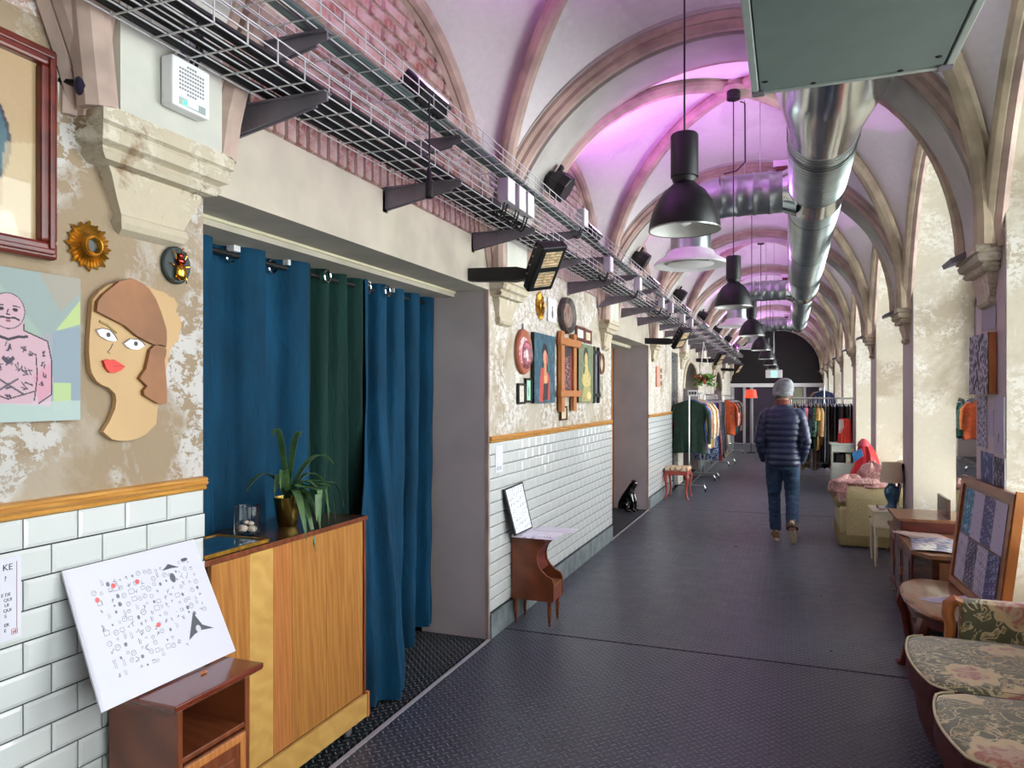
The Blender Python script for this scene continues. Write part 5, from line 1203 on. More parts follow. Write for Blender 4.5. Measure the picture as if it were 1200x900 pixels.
# ---- floral sofa
def floral():
    t_ = NT('floral_tapestry'); co = t_.co((1, 1, 1)); wn = t_.n('ShaderNodeTexNoise'); wn.inputs['Scale'].default_value = 6; t_.l(co, wn.inputs['Vector'])
    wm = t_.n('ShaderNodeVectorMath', operation='MULTIPLY_ADD'); t_.l(wn.outputs['Color'], wm.inputs[0]); wm.inputs[1].default_value = (.10, .10, .10); t_.l(co, wm.inputs[2])
    W_ = wm.outputs[0]
    base = t_.mix(t_.noise(2, 3), '3e442c', '767b58')
    # scrolling lines
    n1 = t_.noise(9, 2, .5, W_, 1.5); l1 = t_.math('ABSOLUTE', t_.math('SUBTRACT', n1, .5))
    c = t_.mix(t_.ramp(l1, [(.014, 1.0), (.026, 0.0)]), base, 'cfc79c')
    n2 = t_.noise(15, 3, .6, W_, 2.2); l2 = t_.math('ABSOLUTE', t_.math('SUBTRACT', n2, .53))
    c = t_.mix(t_.math('MULTIPLY', t_.ramp(l2, [(.02, 1.0), (.04, 0.0)]), t_.ramp(n1, [(.5, 0.0), (.54, 1.0)])), c, 'c9b27e')
    v = t_.n('ShaderNodeTexVoronoi', feature='F1'); v.inputs['Scale'].default_value = 3.0; v.inputs['Randomness'].default_value = .75; t_.l(W_, v.inputs[0])
    v2 = t_.n('ShaderNodeTexVoronoi', feature='F1'); v2.inputs['Scale'].default_value = 22; t_.l(W_, v2.inputs[0])
    d = t_.math('ADD', v.outputs['Distance'], t_.math('MULTIPLY', v2.outputs['Distance'], .12))
    c = t_.mix(t_.ramp(d, [(.42, 1.0), (.44, 0.0)]), c, 'd8c898')
    c = t_.mix(t_.ramp(d, [(.33, 1.0), (.36, 0.0)]), c, t_.mix(t_.ramp(n2, [(.45, 0.0), (.55, 1.0)]), 'b87a6a', 'c9b090'))
    c = t_.mix(t_.ramp(d, [(.15, 1.0), (.17, 0.0)]), c, '9c4a42')
    m = t_.set(c, .8, 0, Sheen_Weight=.7); t_.bump(t_.math('ADD', n2, t_.noise(220, 2)), .35, .004); return m
FLORAL = floral(); PIPE = plain('cream_piping', 'cfc8a4', .8); MAR = plain('maroon_velvet', '4a1c20', .85, 0, .35, 30)
t = thing('floral_sofa', 'green floral tapestry sofa with serpentine cushions and carved wooden arm posts', 'sofa', (.85, 2.9, 0))
def front_x(y):   # serpentine front line
    ys = [(1.75, .60), (2.05, .52), (2.45, .50), (2.70, .535), (2.95, .54), (3.0, .485), (3.15, .455), (3.18, .495), (3.3, .50), (3.55, .475), (3.75, .485), (3.86, .53), (3.92, .60)]
    for (a, p), (b, q) in zip(ys[:-1], ys[1:]):
        if a <= y <= b: return p+(q-p)*(y-a)/(b-a)
    return .6
def cushion(y0, y1, zt_=.455, zb=.34):
    n = 26; vs = []; xb_ = 1.18
    def ring(f, z): # f inset
        pts = []
        for j in range(n+1):
            y = y0+f+(y1-y0-2*f)*j/n; s_ = j/n; bow = .055*max(0, math.sin(PI*s_))**.8
            xx = .535-bow+f + (.05*(max(0, abs(s_-.5)-.42)/.08)**2)
            pts.append((xx, y, z))
        return pts
    lay = [ring(.004, zb), ring(0, zb+.02), ring(0, zt_-.03), ring(.006, zt_-.01), ring(.03, zt_+.004)]
    mb = MB(); vs = []
    for L_ in lay: vs += L_+[(xb_, y1-.01, L_[0][2]), (xb_, y0+.01, L_[0][2])]
    m_ = n+3
    mb.add(vs, [(i*m_+j, i*m_+(j+1) % m_, (i+1)*m_+(j+1) % m_, (i+1)*m_+j) for i in range(4) for j in range(m_)])
    # crowned top
    g = [[None]*(n+1) for _ in range(9)]
    for q in range(9):
        for j in range(n+1):
            p = lay[4][j]; f = q/8; x = p[0]+(xb_-p[0])*f; g[q][j] = (x, p[1], zt_+.004+.022*math.sin(PI*min(1, max(0, f)))*max(0, math.sin(PI*j/n))**.5)
    mb.add([g[q][j] for q in range(9) for j in range(n+1)], [(q*(n+1)+j, q*(n+1)+j+1, (q+1)*(n+1)+j+1, (q+1)*(n+1)+j) for q in range(8) for j in range(n)])
    c = mb.build('seat_cushion', FLORAL, t, 50); c.data.materials.append(MAR)
    for p_ in c.data.polygons:
        if p_.center.z < zt_-.012: p_.material_index = 1
    MB().tube([(p[0]+.001, p[1], zt_-.006) for p in lay[2]], .005, 6).build('piping', PIPE, c, True)
cushion(3.19, 3.88); cushion(2.58, 3.18); cushion(2.06, 2.57)
n = 60; mb = MB(); ys = [2.0+(3.90-2.0)*i/n for i in range(n+1)]
def fx(y): s_ = ((y-1.95) % .64)/.64; return .56-.05*max(0, math.sin(PI*s_))**.8
vs = []
for z, o in ((.12, .04), (.18, .015), (.28, .0), (.345, .0)):
    vs += [(fx(y)+o, y, z) for y in ys]+[(1.2, 3.90, z), (1.2, 2.0, z)]
m_ = n+3; mb.add(vs, [(i*m_+j, i*m_+(j+1) % m_, (i+1)*m_+(j+1) % m_, (i+1)*m_+j) for i in range(3) for j in range(m_)]+[tuple(range(m_))[::-1], tuple(range(3*m_, 4*m_))])
mb.build('seat_base', MAR, t, 50)
MB().bbox(.74, 1.20, 3.87, 3.97, .13, .63, .035).build('arm_panel', FLORAL, t, 40)
MB().bbox(.74, 1.20, 1.97, 2.055, .13, .63, .035).build('arm_panel', FLORAL, t, 40)
MB().bbox(1.12, 1.28, 1.98, 3.92, .13, .95, .05).build('backrest', FLORAL, t, 40)
for y in (3.92, 2.01):
    MB().tube([(.73, y-.01, .14), (.715, y-.01, .30), (.70, y-.01, .42), (.705, y-.01, .50), (.695, y-.01, .56), (.70, y-.01, .60), (.725, y-.01, .62), (.75, y-.01, .61)], [.026, .026, .024, .024, .027, .03, .028, .02], 10).build('arm_post', M['orangewood'], t, True)
for i in range(14): MB().ell((.738, 3.872, .40+.016*i), (.004, .004, .004), 6, 4).build('upholstery_nail', M['gold'], t)
for y in (2.1, 3.8):
    for x in (.62, 1.15): MB().lathe([(.015, 0), (.022, .02), (.03, .08), (.035, .13)], (x, y, 0), 12).build('foot', M['midwood'], t, True)
# ---- sideboard
t = thing('dark_sideboard', 'dark brown two-level sideboard with angled doors below the wavy mirror', 'sideboard', (1.05, 5.9, 0))
DW = M['darkwood']
low = [(.775, 5.45), (.86, 5.33), (1.30, 5.33), (1.30, 6.65), (.775, 6.65)]
MB().prism(low, .10, .525, 'Z').build('carcass', DW, t)
MB().prism([(.755, 5.44), (.845, 5.31), (1.31, 5.31), (1.31, 6.67), (.755, 6.67)], .525, .55, 'Z').build('lower_top', M['midwood'], t)
MB().prism([(.765, 5.44), (.85, 5.32), (1.30, 5.32), (1.30, 6.66), (.765, 6.66)], .07, .10, 'Z').build('plinth', DW, t)
MB().bbox(.79, 1.30, 6.17, 6.64, .55, .63, .004).build('upper_case', M['mahog'], t)
MB().bbox(.755, 1.31, 6.14, 6.67, .63, .653, .005).build('upper_top', M['midwood'], t)
MB().prism([(1.10, 6.2), (1.12, 6.2), (1.12, 6.6), (1.10, 6.6)], .653, .80, 'Z').build('gallery_board', DW, t)
for (a, b) in ((5.50, 5.86), (5.90, 6.26), (6.30, 6.62)):
    dr = MB().bbox(.762, .778, a, b, .12, .51, .004).build('door', M['mahog'], t)
    MB().bbox(.755, .764, a+.05, b-.05, .17, .46, .004).build('raised_panel', M['darkwood'], dr)
    MB().tube([(.755, b-.02, .30), (.742, b-.02, .31), (.742, b-.02, .34), (.755, b-.02, .35)], .004, 6).build('handle', M['gold'], dr)
MB().bbox(.90, 1.28, 5.322, 5.332, .14, .50, .003).build('side_panel', M['midwood'], t)
for x, y in ((.80, 5.50), (.80, 6.58), (1.25, 5.4), (1.25, 6.6)): MB().lathe([(.012, 0), (.035, .015), (.03, .04), (.022, .07)], (x, y, 0), 12).build('foot', DW, t, True)
for i, (x, y, rz, s_, lab, kind) in enumerate(((1.0, 5.90, .25, .30, 'brown envelope sheet at the bottom of the pile on the sideboard', 0), (.98, 5.66, -.1, .32, 'large blue and white print on top of the paper pile on the sideboard', 1), (.86, 6.0, .5, .16, 'small pinkish sheet jutting over the sideboard edge', 0))):
    o = thing('print_sheet', lab, 'paper', (x, y, .551+.003*i), 'papers on the sideboard')
    f = lambda u, v: (x+(u-.5)*s_*1.2*cos(rz)-(v-.5)*s_*1.6*sin(rz), y+(u-.5)*s_*1.2*sin(rz)+(v-.5)*s_*1.6*cos(rz), .5535+.004*i+.006*sin(u*5))
    cv = Canvas(50, 60, '7d97b8' if kind else 'b09a8e', .05)
    if kind: cv.blobs('e0e4ea', .45, 6, 71, .9)
    cv.build('sheet', f, o, M['printgloss' if kind else 'print'])
# ---- cream bedside table with lamp, bowl and leaning frame
t = thing('cream_side_table', 'small cream painted table with a drawer and turned legs', 'side table', (.86, 7.65, 0))
a, b, c, e = .725, .99, 7.42, 7.80
MB().bbox(a-.012, b+.01, c-.012, e+.012, .50, .515, .004).build('top', M['cream'], t)
MB().bbox(a, b, c, e, .36, .50, .003).build('drawer_box', M['cream'], t)
dr = MB().bbox(a-.006, a, c+.03, e-.03, .38, .485, .003).build('drawer', M['cream'], t); MB().ell((a-.012, 7.61, .43), (.01, .012, .012), 10, 7).build('knob', M['gold'], dr, True)
for x in (a+.02, b-.02):
    for y in (c+.02, e-.02): MB().lathe([(0, 0), (.009, 0), (.011, .02), (.008, .03), (.013, .06), (.017, .20), (.013, .30), (.02, .31), (.02, .36)], (x, y, 0), 12).build('leg', M['cream'], t, 40)
SHN = NT('cream_lamp_shade'); _d = SHN.n('ShaderNodeBsdfDiffuse'); _d.inputs[0].default_value = (*lin('e6dcc6'), 1); _t = SHN.n('ShaderNodeBsdfTranslucent'); _t.inputs[0].default_value = (*lin('e6dcc6'), 1); _x = SHN.n('ShaderNodeMixShader'); SHN.l(_d.outputs[0], _x.inputs[1]); SHN.l(_t.outputs[0], _x.inputs[2]); SHN.l(_x.outputs[0], SHN.t.nodes['Material Output'].inputs[0]); SHADE = SHN.m
t = thing('blue_table_lamp', 'blue ceramic table lamp with a cream shade on the cream table', 'lamp', (.90, 7.66, .515))
MB().lathe([(0, .515), (.045, .515), (.048, .525), (.035, .55), (.032, .57), (.06, .63), (.068, .67), (.058, .71), (.032, .73), (.034, .745), (.012, .75), (.01, .80)], (.90, 7.66, 0), 24).build('base', plain('petrol_glaze', '155478', .12, 0, .1, 6, Coat_Weight=1.0), t, True)
MB().lathe([(.098, .76), (.082, .945)], (.90, 7.66, 0), 32, caps=False).build('lamp_shade', SHADE, t, True, solid=.003)
t = thing('glass_bowl', 'small clear glass bowl beside the blue lamp', 'bowl', (.80, 7.52, .515))
MB().lathe([(0, .517), (.025, .517), (.045, .535), (.05, .56), (.047, .56), (.042, .537), (0, .522)], (.80, 7.50, 0), 24).build('bowl', M['jarglass'], t, True)
MB().ell((.80, 7.50, .535), (.03, .03, .014), 12, 8).build('contents', plain('bowl_cream', 'd8d0c4', .6), t, True)
t = thing('empty_picture_frame', 'dark empty picture frame leaning against the pier behind the blue lamp', 'picture frame', (.98, 7.85, .52))
fr = Matrix.Translation((.955, 7.80, .515)) @ Matrix.Rotation(.16, 4, 'Y') @ Matrix.Rotation(-.2, 4, 'Z')
for q in ((-.01, .01, -.14, .14, 0, .03), (-.01, .01, -.14, .14, .39, .42), (-.01, .01, -.14, -.11, .03, .39), (-.01, .01, .11, .14, .03, .39)): MB().bbox(*q, .003, fr).build('frame_bar', M['black'], t)
MB().box(-.004, .0, -.11, .11, .03, .39, fr).build('backing', M['dark'], t)
# ---- corduroy armchair with blanket and cushion
CORD = NT('olive_corduroy'); wv = CORD.n('ShaderNodeTexVoronoi'); wv.inputs['Scale'].default_value = 90; CORD.l(CORD.co(), wv.inputs[0])
CORD.set(CORD.ramp(wv.outputs['Distance'], [(.2, 'a99e70'), (.6, 'c2b88a')]), .9); CORD.bump(wv.outputs['Distance'], .5, .004); CORD = CORD.m
t = thing('fringed_armchair', 'olive beige armchair with fringe skirt in the second window bay', 'armchair', (.95, 8.75, 0))
MB().bbox(.50, 1.28, 8.34, 9.30, .12, .40, .03).build('seat_base', CORD, t, 50)
MB().bbox(.455, 1.15, 8.50, 9.14, .36, .50, .05).build('seat_cushion', plain('cushion_olive', '9a8c5e', .9, 0, .1), t, 50)
for y in (8.28, 9.12):
    mb = MB(); prof = [(.0, .12), (.0, .50), (.012, .57), (.05, .62), (.11, .635), (.17, .61), (.20, .56), (.20, .12)]
    xs = [.56, .60, 1.29]; vs = []
    for k_, x in enumerate(xs):
        ins = .03 if k_ == 0 else 0
        vs += [(x, y+.1+(p-.1)*(1-ins*4), q-(ins if q > .2 else 0)) for p, q in prof]
    nn = len(prof); mb.add(vs, [(i*nn+j, i*nn+(j+1) % nn, (i+1)*nn+(j+1) % nn, (i+1)*nn+j) for i in range(2) for j in range(nn)]+[tuple(range(nn))[::-1], tuple(range(2*nn, 3*nn))]); mb.build('arm', CORD, t, 40)
MB().bbox(1.12, 1.30, 8.34, 9.28, .2, .85, .06).build('backrest', CORD, t, 50)
fr_ = MB()
for i in range(56):
    x = .50+.78*i/55; fr_.tube([(x, 8.275+.004*(i % 2), .13), (x+.002, 8.272, .02)], .007, 4)
for i in range(60):
    y = 8.28+1.02*i/59; fr_.tube([(.495+.004*(i % 2), y, .13), (.492, y, .02)], .007, 4)
fr_.build('fringe', plain('fringe_olive', 'a2955f', .9), t, kind='stuff')
PINK = NT('pink_paisley'); nn_ = PINK.noise(26, 4, .6, None, 1.5); PINK.set(PINK.ramp(nn_, [(.42, 'c9a49c'), (.5, '9c4a4e'), (.56, 'd8bcb0')]), .9); PINK = PINK.m
t = thing('pink_blanket', 'pink paisley blanket heaped over the arm of the olive armchair', 'blanket', (.6, 8.6, .5))
def heap(c, r_, seed, n=40):
    rd = random.Random(seed); ph = [rd.random()*6 for _ in range(6)]
    def fn(u, v):
        a = 2*PI*u; t_ = PI*v; k_ = 1+.10*sin(3*a+ph[0]+3*t_)+.07*sin(5*a-ph[1]+2*t_)+.05*sin(9*t_+ph[2]+a*2)
        return (c[0]+r_[0]*k_*sin(t_)*cos(a), c[1]+r_[1]*k_*sin(t_)*sin(a), c[2]+r_[2]*k_*cos(t_))
    return MB().grid(fn, n, n//2)
heap((.60, 8.66, .555), (.19, .27, .15), 1).build('blanket', PINK, t, True)
tag(heap((.82, 8.42, .645), (.22, .11, .06), 2).build('folded_blanket', PINK, None, True), 'pink paisley cloth lying along the top of the armchair arm', 'blanket')
tag(heap((.86, 9.0, .66), (.13, .2, .16), 3).build('paisley_cushion', PINK, None, True), 'pink paisley cushion standing behind the blanket on the armchair', 'cushion')
# ---- red and blue coat slumped by the third pier
t = thing('red_raincoat', 'red raincoat with a blue patch hanging by the third pier', 'coat', (.92, 10.0, .4))
def coat(u, v):
    a = 2*PI*u; w_ = .04+.17*min(1, v*1.6)**.8; fo = 1+.12*sin(5*a+v*4)+.06*sin(9*a)
    return (.86+w_*fo*cos(a)*.9+.03*sin(v*5), 9.95+w_*fo*sin(a)*.8, 1.02-.78*v)
MB().grid(coat, 40, 24).build('coat_body', plain('red_pvc', 'b41f26', .3, 0, .15, 6), t, True)
MB().lathe([(.02, 1.04), (.06, 1.0), (.08, .95)], (.86, 9.95, 0), 14).build('hood', plain('red_pvc2', 'c0444a', .3, 0, .1), t, True)
MB().add([(.72, 9.83, .86), (.82, 9.79, .93), (.84, 9.78, .84), (.74, 9.78, .76)], [(0, 1, 2, 3)]).build('blue_patch', plain('sky_blue_pvc', '3f8cc4', .3), t, True, solid=.01)
# ---- white bedside cupboard far right with red bag on top
t = thing('white_cupboard', 'white painted cupboard with an open niche below the far clothes rail', 'cupboard', (.83, 13.2, 0))
WP = plain('distressed_white_paint', 'b9c0b6', .6, 0, .12, 6); a, b, c, e = .655, 1.0, 13.1, 13.45
MB().bbox(a-.03, b+.03, c-.03, e+.01, .76, .785, .006).build('top', WP, t)
for x in (a, b-.02): MB().bbox(x, x+.02, c, e, .05, .76, .002).build('side_panel', WP, t)
MB().box(a, b, e-.01, e, .05, .76).build('back_panel', WP, t); MB().box(a, b, c, e, .44, .46).build('shelf', WP, t); MB().box(a, b, c, e, .08, .10).build('bottom_board', WP, t)
MB().bbox(a+.02, b-.02, c, c+.015, .64, .76, .003).build('apron', WP, t)
dr = MB().bbox(a+.02, b-.02, c, c+.018, .11, .44, .003).build('door', WP, t); MB().bbox(a+.06, b-.06, c-.005, c+.002, .15, .40, .003).build('raised_panel', WP, dr)
for x in (a, b-.03): MB().prism([(x, .0), (x+.03, 0), (x+.03, .08), (x, .08)], c, c+.03, 'Y').build('foot', WP, t)
tag(MB().bbox(.72, .84, 13.15, 13.35, .46, .60, .01).build('black_box', M['black']), 'black box inside the niche of the white cupboard', 'box')
tag(MB().bbox(.87, .95, 13.15, 13.35, .46, .61, .01).build('cream_box', M['cream']), 'cream box inside the niche of the white cupboard', 'box')
t = thing('red_garment_bundle', 'red pleated garment with a grey panel standing on the white cupboard', 'garment', (.86, 13.2, .785))
def bun(u, v):
    a = 2*PI*u; r_ = .075+.02*v; fo = 1+.07*sin(14*a); return (.86+r_*fo*cos(a)*1.1, 13.22+r_*fo*sin(a), 1.19-.40*v)
MB().grid(bun, 60, 10).build('cloth', plain('tomato_red_cloth', 'cc2c1e', .6, 0, .15), t, True)
MB().add([(.77, 13.14, 1.17), (.83, 13.12, 1.18), (.84, 13.11, 1.05), (.79, 13.12, .95), (.765, 13.15, .95)], [(0, 1, 2, 3, 4)]).build('grey_panel', plain('grey_cloth', 'b8a8a4', .7), t, solid=.01)
# ================================================================ CLOTHES RAILS
def garment_mesh(kind, seed):
    # local: hangs in the x-z plane, hanger hook at (0,0,0), thickness along y
    rd = random.Random(seed); mb = MB(); W2 = rd.uniform(.19, .24); L = {'shirt': .72, 'dress': 1.05, 'jacket': .78, 'trousers': .95, 'long': 1.2}[kind]*rd.uniform(.93, 1.07)
    nu, nv = 14, 12; ph = rd.random()*6; K = rd.choice((2.5, 3.5, 4.5))
    def half(side):
        def fn(u, v):
            s_ = 2*u-1; z = -.10-(.055*abs(s_)**1.5)*(1 if v < .4 else .5)-L*v+(.02*(1-abs(s_)) if v == 0 else 0)
            w_ = W2*(.30 if kind == 'trousers' and v < .03 else 1)*(1.0+(.22*v if kind in ('dress', 'long') else .04*v)-(.10*math.exp(-((v-.42)/.2)**2)))
            if kind == 'trousers': w_ *= .55
            th = (.016+.022*v)*(1-abs(s_)**3)+.002; f = .014*v*sin(K*PI*s_+ph)
            return (w_*s_, side*th+f, z)
        return fn
    for sd in (-1, 1): mb.grid(half(sd), nu, nv)
    if kind in ('shirt', 'jacket'):
        SL = rd.choice((.22, .52, .55))
        for sd in (-1, 1): mb.tube([(sd*W2*.93, 0, -.175), (sd*(W2+.035), .005, -.27), (sd*(W2+.05), .01, -.17-SL*.6), (sd*(W2+.045), .012, -.17-SL)], [.03, .055, .05, .045], 8, squash=.6)
    me = mb.build('g', M['black'], None, 60); m_ = me.data; bpy.data.objects.remove(me); return m_
HK = MB().tube([(0, 0, .0), (.012, 0, .02), (.0, 0, .034), (-.014, 0, .022), (-.013, 0, .012)][::-1]+[(0, 0, -.02), (0, 0, -.085)], .0025, 5); HK.tube([(-.19, 0, -.135), (0, 0, -.085), (.19, 0, -.135)], .006, 6)
_h = HK.build('hanger', M['boxgrey'], None, True); HKM = _h.data; bpy.data.objects.remove(_h)
GM = {k: [garment_mesh(k, i*7+j) for j in range(4)] for i, k in enumerate(('shirt', 'dress', 'jacket', 'trousers', 'long'))}
COLS = {'dark green': '1e3a2c', 'bright blue': '1f6ac0', 'dusty pink': 'c09a8c', 'beige': 'b8a482', 'black': '121216', 'navy blue': '1b2748', 'cream': 'cfc4a8', 'white': 'cfd2d8', 'denim blue': '34507c', 'brick red': '8c2a22', 'orange': 'c8582c', 'teal green': '1c5a50', 'magenta': 'a8246c', 'grey': '77757a', 'brown': '4a3222', 'mustard': 'b08a3a', 'coral pink': 'cc5a60', 'olive': '55563a', 'burgundy': '47161e', 'tan': 'a07e52', 'lavender grey': '8d86a0', 'khaki': '8a7c58'}
FAB = {k: plain('cloth_'+k.replace(' ', '_'), v, .85, 0, .25, 16) for k, v in COLS.items()}
def pattern(nm, a, b, sc):
    t_ = NT(nm); n_ = t_.noise(sc, 3, .6, None, 1); t_.set(t_.ramp(n_, [(.46, a), (.52, b)]), .85); return t_.m
FAB['blue and white floral'] = pattern('floral_blue', '27407e', 'a8b4cc', 26); FAB['red and cream print'] = pattern('red_print', '9a3a30', 'cdb49a', 22); FAB['black and green print'] = pattern('green_print', '14201a', '5a9070', 20); FAB['peach check'] = pattern('peach_check', 'c48e74', 'd8c0a8', 30)
KN = {'shirt': 'shirt', 'dress': 'dress', 'jacket': 'jacket', 'trousers': 'trousers', 'long': 'long coat'}
used_l = {}
def garment(kind, colr, loc, rz, where, group, sc=1.0, mesh=None):
    lab = '%s %s hanging on %s' % (colr, KN[kind], where)
    used_l[lab] = used_l.get(lab, 0)+1
    o = bpy.data.objects.new({'long': 'long_coat'}.get(kind, kind), None); COL.objects.link(o); o.location = loc; o.rotation_euler.z = rz; o.scale = (sc, sc, sc)
    cat = {'shirt': 'shirt', 'dress': 'dress', 'jacket': 'jacket', 'trousers': 'trousers', 'long': 'coat'}[kind]
    tag(o, lab, cat, group)
    me = (mesh or random.choice(GM[kind])); b = bpy.data.objects.new('cloth', me); COL.objects.link(b); b.parent = o
    b.material_slots[0].link = 'OBJECT'; b.material_slots[0].material = FAB[colr]
    h = bpy.data.objects.new('hanger', HKM); COL.objects.link(h); h.parent = o
    return o
def rail_y(name, label, x, y0, y1, z, m=M['steel']):   # rail running along the hall
    t = thing(name, label, 'clothes rack', (x, (y0+y1)/2, 0), 'clothes racks along the left wall')
    MB().tube([(x, y0, z), (x, y1, z)], .014, 8).build('rail', m, t, True)
    for y in (y0, y1):
        MB().tube([(x, y, .10), (x, y, z+.01)], .013, 8).build('upright', m, t, True)
        MB().tube([(x-.26, y, .07), (x-.24, y, .11), (x+.24, y, .11), (x+.26, y, .07)], .012, 8).build('foot_bar', m, t, True)
        for s_ in (-1, 1): MB().lathe([(0, -.01), (.025, -.01), (.028, 0), (.025, .01), (0, .01)], (x+s_*.26, y, .03), 12, 'X').build('castor', M['black'], t)
    MB().tube([(x, y0, .11), (x, y1, .11)], .011, 8).build('base_bar', m, t, True)
    return t
t = rail_y('clothes_rack', 'nearest chrome clothes rack behind the red stool', -1.53, 12.1, 13.7, 1.60)
MB().bbox(-1.55, -1.40, 12.07, 12.09, 1.56, 1.66, .003).build('size_sign', M['white'], t)
for q in range(3): MB().box(-1.53+.045*q, -1.50+.045*q, 12.066, 12.07, 1.59, 1.635).build('sign_mark', INK, t)
rail_y('clothes_rack', 'second nearest chrome clothes rack along the left wall', -1.50, 14.1, 16.6, 1.58)
rail_y('clothes_rack', 'third nearest chrome clothes rack below the red lampshade', -1.42, 17.3, 20.3, 1.56)
P1 = ['dark green', 'bright blue', 'brick red', 'black', 'dusty pink', 'peach check', 'cream', 'dusty pink', 'beige', 'mustard', 'white', 'beige', 'peach check']
r = random.Random(9)
for i, c_ in enumerate(P1):
    garment('shirt' if i not in (1,) else 'jacket', c_, (-1.53+.004*i, 12.16+.115*i, 1.59), r.uniform(-.12, .12), 'the nearest left rack, %s from the front' % ('first', 'second', 'third', 'fourth', 'fifth', 'sixth', 'seventh', 'eighth', 'ninth', 'tenth', 'eleventh', 'twelfth', 'thirteenth')[i], 'clothes on the nearest left rack', 1.12 if i == 0 else 1.05)
P2 = ['blue and white floral']*1+['denim blue', 'blue and white floral', 'navy blue', 'blue and white floral', 'brick red', 'cream', 'white', 'grey', 'lavender grey', 'denim blue', 'black', 'grey', 'red and cream print', 'white', 'navy blue', 'teal green', 'tan', 'black', 'olive']
ORN = ('first', 'second', 'third', 'fourth', 'fifth', 'sixth', 'seventh', 'eighth', 'ninth', 'tenth', 'eleventh', 'twelfth', 'thirteenth', 'fourteenth', 'fifteenth', 'sixteenth', 'seventeenth', 'eighteenth', 'nineteenth', 'twentieth', 'twenty-first', 'twenty-second', 'twenty-third', 'twenty-fourth', 'twenty-fifth', 'twenty-sixth', 'twenty-seventh', 'twenty-eighth', 'twenty-ninth', 'thirtieth', 'thirty-first', 'thirty-second', 'thirty-third', 'thirty-fourth', 'thirty-fifth', 'thirty-sixth', 'thirty-seventh', 'thirty-eighth')
for i, c_ in enumerate(P2):
    garment('dress' if i % 3 != 2 else 'long', c_, (-1.50, 14.2+.12*i, 1.57), r.uniform(-.15, .15), 'the second left rack, %s from the front' % ORN[i], 'clothes on the second left rack')
P3 = ['orange', 'brick red', 'mustard', 'black', 'teal green', 'teal green', 'white', 'black', 'brown', 'teal green', 'orange', 'navy blue', 'burgundy', 'black', 'cream', 'olive', 'grey', 'black', 'tan', 'navy blue']
for i, c_ in enumerate(P3):
    garment('jacket' if i % 2 else 'shirt', c_, (-1.40, 17.4+.14*i, 1.55), r.uniform(-.15, .15), 'the third left rack, %s from the front' % ORN[i], 'clothes on the third left rack', 1.0)
# long rail across the right half of the hall
t = thing('clothes_rack', 'wide double clothes rack across the right half of the hall', 'clothes rack', (.55, 14.7, 0))
for y in (14.62, 14.9): MB().tube([(.02, y, 1.52), (1.12, y, 1.52)], .014, 8).build('rail', M['steel'], t, True)
for x in (.03, 1.10):
    MB().tube([(x, 14.76, .08), (x, 14.76, 1.5)], .014, 8).build('upright', M['steel'], t, True)
    MB().tube([(x, 14.45, .06), (x, 14.48, .09), (x, 15.0, .09), (x, 15.03, .06)], .012, 8).build('foot_bar', M['steel'], t, True)
    MB().tube([(x, 14.6, 1.52), (x, 14.92, 1.52)], .012, 8).build('cross_bar', M['steel'], t, True)
for z in (.09, .32): MB().tube([(.03, 14.6, z), (1.10, 14.6, z)], .011, 8).build('base_bar', M['steel'], t, True)
R1 = ['grey', 'beige', 'brown', 'denim blue', 'navy blue', 'lavender grey', 'coral pink', 'navy blue', 'black', 'black and green print', 'mustard', 'tan', 'tan', 'black', 'grey', 'black', 'brown', 'black', 'navy blue', 'black', 'grey', 'burgundy', 'black', 'black', 'grey', 'black']
for i, c_ in enumerate(R1):
    garment('dress' if i > 12 else ('jacket' if i % 4 else 'shirt'), c_, (.07+.040*i, 14.62, 1.51), PI/2+r.uniform(-.1, .1), 'front rail of the wide rack, %s from left' % ORN[i], 'clothes on the front rail of the wide rack')
R2 = ['khaki', 'white', 'beige', 'khaki', 'white', 'beige', 'lavender grey', 'denim blue', 'black', 'white', 'denim blue', 'brown', 'black', 'navy blue']
for i, c_ in enumerate(R2):
    garment('long', c_, (.09+.075*i, 14.9, 1.51), PI/2+r.uniform(-.1, .1), 'rear rail of the wide rack, %s from left' % ORN[i], 'clothes on the rear rail of the wide rack', 1.03)
# pile of folded clothes and hangers behind the right rack
t = thing('clothes_rack', 'far clothes rack with colourful clothes at the right pillars', 'clothes rack', (.75, 19.5, 0))
MB().tube([(.75, 18.2, 1.78), (.75, 20.8, 1.78)], .014, 8).build('rail', M['steel'], t, True)
for y in (18.2, 20.8): MB().tube([(.75, y, 0), (.75, y, 1.79)], .014, 8).build('upright', M['steel'], t, True)
for i, c_ in enumerate(['navy blue', 'navy blue', 'orange', 'tan', 'black and green print', 'teal green', 'brick red', 'black', 'burgundy', 'white', 'navy blue', 'brown']):
    garment('jacket', c_, (.75, 18.3+.2*i, 1.77), r.uniform(-.15, .15), 'the far right rack, %s from the front' % ORN[i], 'clothes on the far right rack')
# red floor lamp far left
t = thing('red_floor_lamp', 'floor lamp with a glowing red-orange shade near the far end', 'lamp', (-.98, 20.9, 0))
MB().lathe([(.17, 1.50), (.13, 1.73)], (-.98, 20.9, 0), 28, caps=False).build('lamp_shade', emis('lit_red_shade', 'e0402a', 1.1), t, True)
MB().tube([(-.98, 20.9, .02), (-.98, 20.9, 1.62)], .012, 8).build('pole', M['black'], t, True); MB().lathe([(.13, 0), (.13, .02), (.02, .03)], (-.98, 20.9, 0), 20).build('base', M['black'], t)
light('lamp_bulb', 'POINT', (-.98, 20.9, 1.6), 6, (1, .35, .15), shadow_soft_size=.05)
